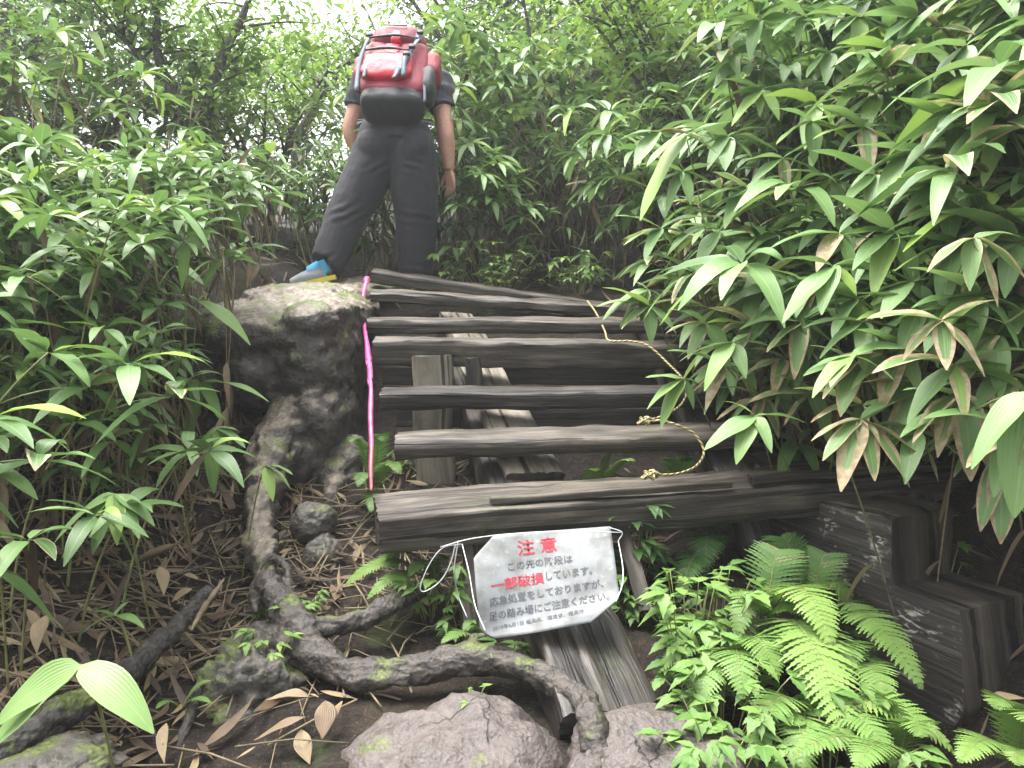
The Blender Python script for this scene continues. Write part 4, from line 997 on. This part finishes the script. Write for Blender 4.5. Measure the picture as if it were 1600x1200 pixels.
random_shoots(22, (1090, 500, 1590, 715), lambda x, y: lerp(2.75, 1.95, sstep(1090, 1560, x)) + sr.uniform(-.06, .12), .21, .55, 'bamboo clump with leaves bleached tan at the margins drooping above the bottom step', 'bleached bamboo clumps drooping above the bottom step', 62)
random_shoots(30, (1010, 190, 1600, 500), lambda x, y: lerp(3.2, 2.05, sstep(1000, 1600, x)) + .25 * sstep(400, 200, y) + sr.uniform(-.06, .15), .22, .10, 'broad-leaved fresh bamboo shoot on the face of the bank over the upper steps', 'fresh bamboo shoots on the bank over the upper steps', 66)
random_shoots(16, (1150, 20, 1600, 200), lambda x, y: lerp(3.6, 2.5, sstep(1100, 1600, x)) + sr.uniform(-.06, .2), .21, .04, 'bright bamboo shoot arching at the crest of the bank', 'bright bamboo shoots at the crest of the bank', 66, young=.25)

# ---------------------------------------------------------------- ferns
def pinna(mb, b, d, s_up, L, W, col):
    """one feathered side leaf: toothed outline along its own midrib"""
    d = d.normalized(); s = d.cross(s_up).normalized(); mb.cc = col; n = 12; rows = []
    for i in range(n + 1):
        t = i / n; c = b + d * (L * t) + V((0, 0, -.16 * L * t * t)); k = W * .5 * (1 - t) ** .7 * (1.0 if i % 2 else .52) * (1 if i else .4)
        sh = d * (k * .35 if i % 2 else 0)
        rows.append((mb.vert(c - s * k + sh + s_up * k * .12, (0., t)), mb.vert(c, (.5, t)), mb.vert(c + s * k + sh + s_up * k * .12, (1., t))))
    for a, c in zip(rows, rows[1:]): mb.face(a[0], a[1], c[1], c[0]); mb.face(a[1], a[2], c[2], c[1])
def frond(par, b, e, mid, wid, n=20, light=.6, young=.2, roll=0.):
    b, e = V(b), V(e); pts = bez(b, mid, e, 30); mb, st_ = MB(), MB(); L = sum((q - p).length for p, q in zip(pts, pts[1:]))
    st_.m = 1; mb2 = mb; 
    mb.m = 1; mb.cc = (.4, 0, 0); mb.tube(pts, ramp1([.0028, .002, .0006], 31), 5); mb.m = 0
    for k in range(n):
        t = .16 + .83 * k / (n - 1); i = min(int(t * 30), 29); f = t * 30 - i; p = pts[i].lerp(pts[i + 1], f); tg = (pts[i + 1] - pts[i]).normalized()
        s = tg.cross(UPZ); s = s.normalized() if s.length > .05 else V((1, 0, 0)); u = s.cross(tg)
        if roll: s, u = s * math.cos(roll) + u * math.sin(roll), u * math.cos(roll) - s * math.sin(roll)
        w_ = wid * .5 * min(1., (.55 + 1.6 * (t - .16))) * (1 - t) ** .62 * 1.35
        for sg in (-1, 1):
            d = s * sg + tg * (.35 + .35 * t) + u * rnd.uniform(-.02, .16)
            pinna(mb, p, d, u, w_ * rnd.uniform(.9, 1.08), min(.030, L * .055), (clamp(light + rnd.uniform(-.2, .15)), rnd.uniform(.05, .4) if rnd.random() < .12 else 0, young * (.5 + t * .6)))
    return mb.build('frond', [M['fern'], M['culm']], par)
def fern(base, tips, label, group=None, **k):
    b = base; o = thing('fern', b, label, 'fern', group)
    for e, lift, wid, li, yo in tips: frond(o, b, e, b.lerp(V(e), .45) + V((0, 0, lift)), wid, light=li, young=yo, n=int(24 + 16 * min(1, (V(e) - b).length)), **k)
    return o
fb_ = on_ground(.86, 2.42)
fern(on_ground(.80, 2.36), [(P(1330, 1180, 1.70), .34, .30, .75, .55), (P(1300, 1010, 1.95), .34, .24, .8, .7), (P(1150, 1000, 2.05), .30, .17, .6, .3), (P(1225, 870, 2.5), .26, .26, .45, .1), (P(1290, 1120, 1.85), .24, .22, .6, .3)], 'big pale green fern arching forward between the two stringers')
fern(on_ground(1.0, 2.5), [(P(1440, 1075, 2.0), .30, .24, .65, .35), (P(1385, 1010, 2.2), .26, .18, .55, .2), (P(1200, 860, 2.65), .34, .24, .35, .05), (P(1300, 890, 2.6), .32, .22, .4, .1), (P(1330, 960, 2.4), .30, .20, .5, .2)], 'mid green fern leaning against the notched right stringer')
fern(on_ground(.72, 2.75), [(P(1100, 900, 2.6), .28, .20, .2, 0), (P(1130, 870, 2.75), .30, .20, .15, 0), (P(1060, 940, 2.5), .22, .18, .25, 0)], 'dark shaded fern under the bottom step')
fern(on_ground(.78, 1.95), [(P(1490, 1175, 1.72), .22, .20, .7, .4), (P(1400, 1200, 1.66), .20, .18, .65, .3), (P(1180, 1150, 1.74), .20, .18, .6, .3), (P(1250, 1215, 1.64), .18, .20, .6, .3)], 'low spreading fern in front of the big arching fern')
fern(on_ground(1.28, 1.85), [(P(1555, 1105, 1.78), .20, .16, .7, .4), (P(1610, 1130, 1.7), .18, .18, .7, .5), (P(1500, 1190, 1.66), .16, .18, .75, .5), (P(1590, 1195, 1.62), .12, .16, .6, .4)], 'light fern at the foot of the broken right stringer')
fern(on_ground(.62, 2.12), [(P(1085, 1120, 1.85), .22, .18, .6, .3), (P(1160, 1090, 1.85), .24, .20, .6, .3), (P(1030, 1050, 2.0), .2, .15, .55, .3), (P(1215, 1060, 1.9), .26, .20, .65, .35)], 'fern mixed into the herbs between the left stringer and the big fern')
fern(on_ground(.95, 2.15), [(P(1260, 1090, 1.85), .26, .20, .7, .4), (P(1390, 1110, 1.85), .26, .20, .65, .35), (P(1320, 1060, 1.95), .3, .20, .6, .3), (P(1200, 960, 2.2), .28, .18, .6, .3)], 'fern with fronds crossing under the long arching one')
fern(on_ground(.95, 1.80), [(P(1340, 1200, 1.58), .14, .18, .6, .3), (P(1440, 1150, 1.68), .16, .16, .6, .3), (P(1240, 1180, 1.62), .14, .16, .55, .25), (P(1380, 1100, 1.78), .16, .16, .6, .3)], 'fern filling the bottom edge right of the herbs')
fern(on_ground(-.24, 2.62), [(P(540, 915, 2.42), .22, .17, .7, .35), (P(590, 880, 2.5), .20, .15, .65, .3), (P(640, 900, 2.4), .18, .13, .55, .2), (P(575, 935, 2.35), .18, .14, .6, .3)], 'fern spraying left below the square end of the bottom step')
fern(on_ground(-.58, 3.2), [(P(545, 690, 3.1), .22, .14, .5, .1), (P(600, 690, 3.1), .26, .14, .45, .1), (P(560, 760, 3.0), .18, .14, .4, .05), (P(625, 740, 2.95), .20, .13, .5, .2), (P(580, 800, 2.95), .12, .12, .4, .1)], 'fern growing between the stump and the pink tape')
fern(on_ground(.30, 2.98), [(P(930, 735, 2.84), .22, .13, .8, .6), (P(990, 720, 2.82), .24, .14, .85, .7), (P(960, 705, 2.9), .22, .12, .8, .6)], 'bright fern tip showing above the bottom step beside the rope')
tf = on_ground(-.90, 2.0)
fern(tf, [(tf + V((.07, .03, .07)), .05, .05, .6, .3), (tf + V((-.03, -.08, .05)), .05, .05, .6, .3), (tf + V((.10, -.05, .05)), .05, .05, .55, .2)], 'tiny fern between the bamboo seedling and the rotten branch')
fern(on_ground(-.08, 2.34), [(P(690, 1005, 2.2), .10, .10, .6, .2), (P(725, 985, 2.28), .10, .09, .5, .1)], 'small fern behind the thick root left of the round post')
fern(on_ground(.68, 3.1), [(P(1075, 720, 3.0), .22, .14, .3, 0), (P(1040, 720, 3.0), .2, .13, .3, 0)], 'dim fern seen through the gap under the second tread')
# ---------------------------------------------------------------- leafy herbs
def herb(base, h, n, spread, ls, label, group=None, light=.6, young=.3, lobes=3, lean=(0, 0), r=None):
    r = r or rr; o = thing('leafy_herb', base, label, 'herb', group); st_, lv = MB(), MB()
    for k in range(n):
        a = r.random() * 6.283; q = spread * math.sqrt(r.random()); b = base + V((math.cos(a), math.sin(a), 0)) * q * .35
        top = base + V((math.cos(a) * q + lean[0], math.sin(a) * q + lean[1], h * r.uniform(.35, 1.05)))
        st_.tube(bez(b - V((0, 0, .03)), b.lerp(top, .5) + V((0, 0, .03)), top, 5), .0016, 5)
        for tp_, sc_ in ((top, 1.), (b.lerp(top, r.uniform(.45, .8)) + V((r.gauss(0, .02), r.gauss(0, .02), 0)), .8)):
            az = a + r.uniform(-1.2, 1.2); m = r.choice((lobes, lobes, lobes + 2))
            for j in range(m):
                w_ = az + (j - (m - 1) / 2) * (2.0 / (m - 1)); e = r.uniform(-.3, .35); d = V((math.cos(w_) * math.cos(e), math.sin(w_) * math.cos(e), math.sin(e))); l = ls * sc_ * r.uniform(.6, 1.15) * (1 if j == m // 2 else .8)
                toothed(lv, tp_, d, l, l * r.uniform(.44, .6), (clamp(light + r.uniform(-.25, .2)), 0, young * r.random()), r)
    st_.build('stem', M['culm'], o); lv.build('foliage', M['herb'], o); return o
def toothed(mb, b, d, L, W, col, r):
    d = d.normalized(); s = d.cross(UPZ); s = s.normalized() if s.length > .05 else V((1, 0, 0)); u = s.cross(d); mb.cc = col; n = 9; rows = []; sg = r.uniform(.15, .6)
    for i in range(n + 1):
        t = i / n; c = b + d * L * t + V((0, 0, -sg * L * t * t)); k = W * .5 * math.sin(math.pi * min(.98, t ** .7 + .01)) * (1.08 if i % 2 else .84)
        rows.append((mb.vert(c - s * k + u * k * .2, (0., t)), mb.vert(c, (.5, t)), mb.vert(c + s * k + u * k * .2, (1., t))))
    for a, c in zip(rows, rows[1:]): mb.face(a[0], a[1], c[1], c[0]); mb.face(a[1], a[2], c[2], c[1])
herb(on_ground(.52, 2.16), .30, 26, .17, .085, 'bright leafy herb clump beside the foot of the left stringer', light=.7, young=.35)
herb(on_ground(.55, 1.92), .24, 26, .19, .075, 'leafy herb mat in front of the left stringer and below the big fern', light=.6, young=.3)
herb(on_ground(.80, 2.0), .17, 22, .22, .07, 'leafy herbs under the fronds before the notched stringer', light=.5, young=.3)
herb(on_ground(.95, 2.3), .18, 20, .20, .07, 'shaded leafy herbs against the side of the notched stringer', light=.4, young=.2)
herb(on_ground(.75, 1.72), .14, 20, .20, .065, 'leafy herbs at the bottom edge below the ferns', light=.5, young=.3)
herb(on_ground(.62, 2.3), .24, 18, .15, .07, 'yellowish leafy herb clump under the arching fern fronds', light=.6, young=.5)
herb(on_ground(.50, 1.72), .16, 20, .17, .07, 'low leafy herbs right of the smaller boulder', light=.55, young=.2)
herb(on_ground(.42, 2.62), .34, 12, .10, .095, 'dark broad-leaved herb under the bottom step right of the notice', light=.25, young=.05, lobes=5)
herb(on_ground(.40, 2.48), .16, 9, .09, .07, 'small mid green herb below the dark broad-leaved herb', light=.4, young=.2)
herb(on_ground(-.25, 2.5), .22, 20, .15, .06, 'leafy herb with rounded leaflets mixed with the fern left of the notice', light=.55, young=.2, lean=(.03, -.06))
herb(on_ground(-.16, 2.38), .10, 8, .08, .055, 'drooping herb hanging below the wire loops', light=.35, young=.3)
herb(on_ground(-.72, 2.12, .02), .13, 14, .09, .045, 'yellow-green herb growing from the mossy lump left of the thick root', light=.75, young=.7)
herb(on_ground(-.66, 2.28, .02), .12, 9, .07, .04, 'small pale herb above the mossy lump beside the root loop', light=.75, young=.6)
herb(on_ground(-.78, 2.45), .09, 8, .07, .045, 'little herb between the litter and the foot of the stump', light=.55, young=.3)
herb(on_ground(-.66, 2.46), .09, 7, .04, .04, 'tiny herb framed by the root loop', light=.55, young=.5)
herb(P(735, 1085, 1.93) - V((0, 0, .05)), .06, 8, .06, .026, 'tiny pale herb under the thick root above the large boulder', light=.75, young=.8)
herb(P(795, 1015, 2.14) - V((0, 0, .05)), .07, 6, .06, .06, 'small herb tucked under the lower edge of the notice', light=.45, young=.2)
herb(on_ground(-.1, 4.85), .30, 44, .40, .07, 'bushy light green herb mound behind the top step', light=.85, young=.8)
herb(on_ground(.40, 4.85), .26, 32, .26, .07, 'green herb mound right of the bushy mound behind the top step', light=.8, young=.7)
herb(on_ground(-.25, 5.2), .20, 14, .2, .06, 'darker herb clump beside the right leg of the hiker', light=.4, young=.2)
herb(on_ground(-.45, 3.4), .10, 10, .1, .05, 'pale herb patch at the lichened base of the stump', light=.7, young=.3)
herb(on_ground(1.42, 2.5), .22, 10, .12, .06, 'small herb in the dark gap right of the notched stringer', light=.45, young=.3)

# ---------------------------------------------------------------- leaf litter
mb = MB(); mb.m = 0
def lying(mb, x, y, L, r, dz=.006, W=None):
    a = r.random() * 6.283; b = on_ground(x, y, dz + r.random() * .015); e = V((x + math.cos(a) * L, y + math.sin(a) * L, 0)); e.z = ground_z(e.x, e.y) + dz + r.uniform(0, .035)
    blade(mb, b, e - b, (e - b).length, (W or L * r.uniform(.10, .22)), r.uniform(-.3, .2), r.uniform(-.6, .6), 6, r.uniform(-.9, .9), (r.random() ** 1.5, 0, 0), curl=r.uniform(-.35, .35), pw=r.uniform(.8, 1.4))
lr = random.Random(5); cnt = 0
while cnt < 2600:
    x, y = lr.uniform(-2.6, -.25), lr.uniform(1.35, 3.6)
    dens = sstep(-.45, -.8, x) * (.35 + .65 * sstep(1.75, 2.15, y)) if x > -.9 else 1.
    if lr.random() > dens * (.35 if y < 2.0 and x > -1.0 else 1): continue
    lying(mb, x, y, lr.uniform(.02, .12) if lr.random() < .88 else .17, lr); cnt += 1
for k in range(260): lying(mb, lr.uniform(-.6, .6), lr.uniform(2.5, 3.4), lr.uniform(.04, .13), lr)
for k in range(120): lying(mb, lr.uniform(1.0, 2.0), lr.uniform(1.6, 2.9), lr.uniform(.05, .16), lr)
for k in range(200): lying(mb, lr.uniform(-1.6, 1.2), lr.uniform(4.6, 5.6), lr.uniform(.05, .16), lr)
mb.m = 1
for k in range(900):
    x, y = lr.uniform(-2.4, -.3), lr.uniform(1.4, 3.3)
    if y < 2.05 and x > -.95 and lr.random() < .85: continue
    a = lr.random() * 6.283; L = lr.uniform(.05, .35); b = on_ground(x, y, .01); e = on_ground(x + math.cos(a) * L, y + math.sin(a) * L, .012 + lr.random() * .03)
    mb.cc = (.5, 0, 0); mb.tube([b, b.lerp(e, .5) + V((0, 0, lr.uniform(0, .02))), e], lr.uniform(.0012, .0035), 5)
kind(mb.build('leaf_litter', [M['dry'], M['dry_culm']]), 'stuff')
def dry_leaf(px, py, Y, tx, ty, dY, W, label, tn=.55):
    b, e = P(px, py, Y), P(tx, ty, Y + dY); m = MB(); d = e - b
    blade(m, b, d, d.length, W * .8, rr.uniform(-.3, .1), rr.uniform(.4, 1.0), 12, rr.uniform(-.3, .3), (tn, 0, 0), curl=rr.uniform(-.25, .25), pw=1.15)
    o = m.build('dry_leaf', M['dry']); mo = o.modifiers.new('t', 'SOLIDIFY'); mo.thickness = .0008; tag(o, label, 'dead leaf')
dry_leaf(485, 1090, 1.95, 415, 1095, -.03, .05, 'brown dead leaf pointing left at the top of the soil pile', .55)
dry_leaf(478, 1120, 1.88, 396, 1160, -.06, .05, 'tan dead leaf at the left of the soil pile', .4)
dry_leaf(470, 1140, 1.86, 478, 1205, -.08, .055, 'tan dead leaf hanging down below the soil pile', .7)
dry_leaf(508, 1095, 1.93, 515, 1160, -.08, .07, 'broad brown dead leaf at the right of the soil pile', .4)
dry_leaf(535, 1095, 1.93, 505, 1150, -.05, .03, 'narrow folded dead leaf beside the large boulder', .7)
dry_leaf(260, 1130, 1.83, 243, 1205, -.10, .035, 'long tan dead leaf hanging beside the thin wet stick', .8)
dry_leaf(75, 960, 2.0, 40, 1030, -.12, .055, 'wide tan dead leaf on the litter left of the bamboo seedling', .6)
dry_leaf(210, 880, 2.40, 285, 865, .05, .07, 'broad pale dead leaf lying below the glossy bamboo shoot', .65)
dry_leaf(250, 885, 2.36, 258, 930, -.08, .05, 'cream dead leaf standing on edge near the broken end of the branch', .8)
dry_leaf(300, 920, 2.32, 270, 945, -.03, .045, 'small cream dead leaf just above the rotten branch', .75)
dry_leaf(170, 985, 1.95, 148, 1012, -.03, .025, 'rusty dead leaf below the bamboo seedling', .5)
dry_leaf(1545, 1095, 1.95, 1600, 1085, -.03, .05, 'tan dead leaf below the end of the notched stringer', .8)

# ---------------------------------------------------------------- trees
def tree(name, label, limbs, leaf, nt, nl, spread, mat, young=.15, light=.5, tw=(.35, .8), group=None, bare=0., seed=0, up=.25, flat=.5):
    """limbs: (points, radii); twigs leave the limbs, leaves crowd along the twigs in flattened sprays"""
    r = random.Random(seed); root_ = V(limbs[0][0][0]); o = thing(name, root_, label, 'tree', group); tk, cr = MB(), MB()
    sps = [(spline(p, 6), [q * 1.3 for q in rad]) for p, rad in limbs]
    for s, rad in sps: tk.tube(s, ramp1(rad, len(s)), 8, wob=.2)
    for s, rad in sps:
        for k in range(nt):
            t = bare + (1 - bare) * (k + r.random()) / nt; i = min(int(t * (len(s) - 1)), len(s) - 2); p = s[i].lerp(s[i + 1], t * (len(s) - 1) - i)
            a = r.random() * 6.283; l = r.uniform(*tw) * (1.15 - .4 * t); d = V((math.cos(a), math.sin(a) * .8, r.uniform(-.15, .7) + up)).normalized()
            q = p + d * l; q.z -= .12 * l; pts = bez(p, p.lerp(q, .5) + V((0, 0, .1 * l)), q, 5); tk.tube(pts, ramp1([.011, .007, .003], 6), 5)
            cl = r.gauss(0, .14); 
            for j in range(nl):
                f = .15 + .85 * r.random() ** .7; c = pts[min(int(f * 5), 4)].lerp(pts[min(int(f * 5), 4) + 1], f * 5 % 1)
                c = c + V((r.gauss(0, spread), r.gauss(0, spread), r.gauss(0, spread * flat)))
                w_ = r.random() * 6.283; e = r.uniform(-.7, .25); dd = V((math.cos(w_) * math.cos(e), math.sin(w_) * math.cos(e), math.sin(e))); L = leaf * r.uniform(.6, 1.2)
                sd2 = dd.cross(UPZ).normalized(); cr.cc = (clamp(light + cl + r.gauss(0, .12)), 0, young * r.random()); hw = L * .27
                uu = sd2.cross(dd) * hw * .3
                i0 = cr.vert(c, (.5, 0)); i1 = cr.vert(c + dd * L * .45 - sd2 * hw + uu, (0, .45)); i2 = cr.vert(c + dd * L * .45 + sd2 * hw + uu, (1, .45)); i3 = cr.vert(c + dd * L - V((0, 0, .2 * L)), (.5, 1)); i4 = cr.vert(c + dd * L * .5, (.5, .5))
                cr.face(i0, i4, i1); cr.face(i0, i2, i4); cr.face(i1, i4, i3); cr.face(i4, i2, i3)
    tk.build('trunk', M['trunk'], o); cr.build('crown', mat, o); return o
def gp(px, Y):                                          # ground under a pixel column
    x = (px - 800) / F * Y; return on_ground(x, Y, -.1)
tree('broadleaf_tree', 'slender broadleaf tree with two dark limbs forking in a wide V left of the hiker', [
    ([gp(308, 5.7), P(310, 260, 5.7), P(300, 212, 5.7), P(285, 180, 5.7), P(262, 130, 5.7), P(246, 70, 5.7), P(249, -40, 5.7)], [.075, .06, .042, .036, .03, .024, .012]),
    ([P(309, 250, 5.7), P(318, 200, 5.68), P(330, 140, 5.65), P(352, 80, 5.65), P(385, 10, 5.65), P(410, -70, 5.65)], [.042, .036, .03, .026, .018, .01]),
    ([P(262, 130, 5.7), P(225, 95, 5.65), P(190, 50, 5.6), P(175, -20, 5.6)], [.022, .018, .014, .008])], .08, 13, 62, .15, M['tree_leaf'], bare=.36, seed=1, young=.35)
tree('broadleaf_tree', 'leaning broadleaf tree with dark stems slanting to the upper left', [
    ([gp(232, 6.0), P(205, 250, 6.0), P(150, 200, 6.0), P(95, 145, 6.0), P(40, 70, 6.0), P(-10, 0, 6.0)], [.05, .04, .03, .025, .018, .01]),
    ([P(185, 235, 6.0), P(130, 215, 5.9), P(85, 205, 5.9), P(20, 140, 5.9), P(-40, 100, 5.9)], [.03, .028, .022, .015, .01]),
    ([P(215, 235, 6.05), P(180, 190, 6.2), P(150, 110, 6.3), P(110, 40, 6.4), P(90, -40, 6.4)], [.022, .02, .016, .012, .008])], .075, 14, 80, .17, M['tree_leaf'], bare=.3, seed=2, light=.45, young=.25)
tree('conifer_tree', 'dark conifer at the far left behind the leaning stems', [
    ([gp(-10, 8.2), P(0, 300, 8.2), P(10, 120, 8.2), P(15, -40, 8.2), P(18, -200, 8.2)], [.12, .11, .09, .07, .04])], .05, 46, 120, .10, M['needle'], bare=.30, seed=3, tw=(.5, 1.15), up=-.25, flat=.5, young=.05)
for i, (px, Y, h, sd_, lab) in enumerate(((110, 9.5, 3.0, 11, 'pale hazy tree behind the leaning broadleaf stems'), (345, 10.0, 1.9, 12, 'pale hazy tree behind the fork of the V-shaped tree'), (470, 8.8, 1.9, 13, 'small hazy tree between the V-shaped tree and the hiker'), (575, 10.5, 1.9, 14, 'far pale tree showing just left of the backpack'), (735, 10.0, 2.0, 15, 'far pale tree showing just right of the backpack'), (900, 9.6, 2.4, 16, 'light yellow-green tree on the hillside beyond the bamboo'))):
    b = gp(px, Y); r = random.Random(sd_); t = b + V((r.uniform(-.3, .3), 0, h)); m_ = b.lerp(t, .5) + V((r.uniform(-.2, .2), 0, 0))
    tree('broadleaf_tree', lab, [([b, m_, t], [.06, .045, .015]), ([m_, m_ + V((-.55, .1, .7)), m_ + V((-.9, .1, 1.3))], [.03, .02, .01]), ([m_, m_ + V((.5, -.1, .7)), m_ + V((.95, -.1, 1.15))], [.03, .02, .01])], .09, 15, 75, .19, M['tree_leaf'], bare=.2, seed=sd_, light=.55, young=.45)
def bush(px, Y, n, h, sd_, lab, leaf=.07, light=.6, young=.5):
    r = random.Random(sd_); b = gp(px, Y); L_ = []
    for k in range(n):
        a = r.uniform(-.9, .9); t = b + V((math.sin(a) * h * .75, r.uniform(-.4, .3), h * r.uniform(.75, 1.1))); L_.append(([b + V((r.uniform(-.08, .08), 0, 0)), b.lerp(t, .5) + V((-.1 * math.sin(a), 0, .1)), t], [.016, .012, .006]))
    tree('shrub', lab, L_, leaf, 7, 34, .13, M['tree_leaf'], bare=.45, seed=sd_, light=light, young=young, tw=(.2, .45))
bush(1105, 5.7, 9, 1.9, 31, 'shrub of many thin fanning stems on the slope above the steps')
bush(860, 6.8, 7, 2.2, 32, 'light green shrub rising above the dark bamboo right of the backpack')
bush(980, 7.6, 7, 2.2, 33, 'yellow-green shrub behind the shrub of thin fanning stems')
bush(420, 6.4, 6, 1.2, 34, 'low shrub under the V-shaped tree')
bush(1340, 5.2, 6, 1.7, 35, 'bright shrub at the crest of the right bank', light=.6)

# ---------------------------------------------------------------- mist that pales the far trees
mb = MB(); X0, X1, Y0, Y1, Z0, Z1 = -66, 66, -46, 96, -6, 30
Z1 = max(v_.co.z for v_ in bpy.data.objects['ground'].data.vertices) + 2
for z in (Z0, Z1):
    for x, y in ((X0, Y0), (X1, Y0), (X1, Y1), (X0, Y1)): mb.vert((x, y, z))
for f in ((0, 3, 2, 1), (4, 5, 6, 7), (0, 1, 5, 4), (1, 2, 6, 5), (2, 3, 7, 6), (3, 0, 4, 7)): mb.face(*f)
m = NT('mist'); m.t.nodes.remove(m.b)
pv_ = m.n('VolumePrincipled', {'Color': (.93, .96, .96), 'Density': .0045, 'Anisotropy': .2}); m.t.links.new(pv_.outputs[0], m.out.inputs['Volume'])
kind(mb.build('haze', m.mat, smooth=False), 'stuff')
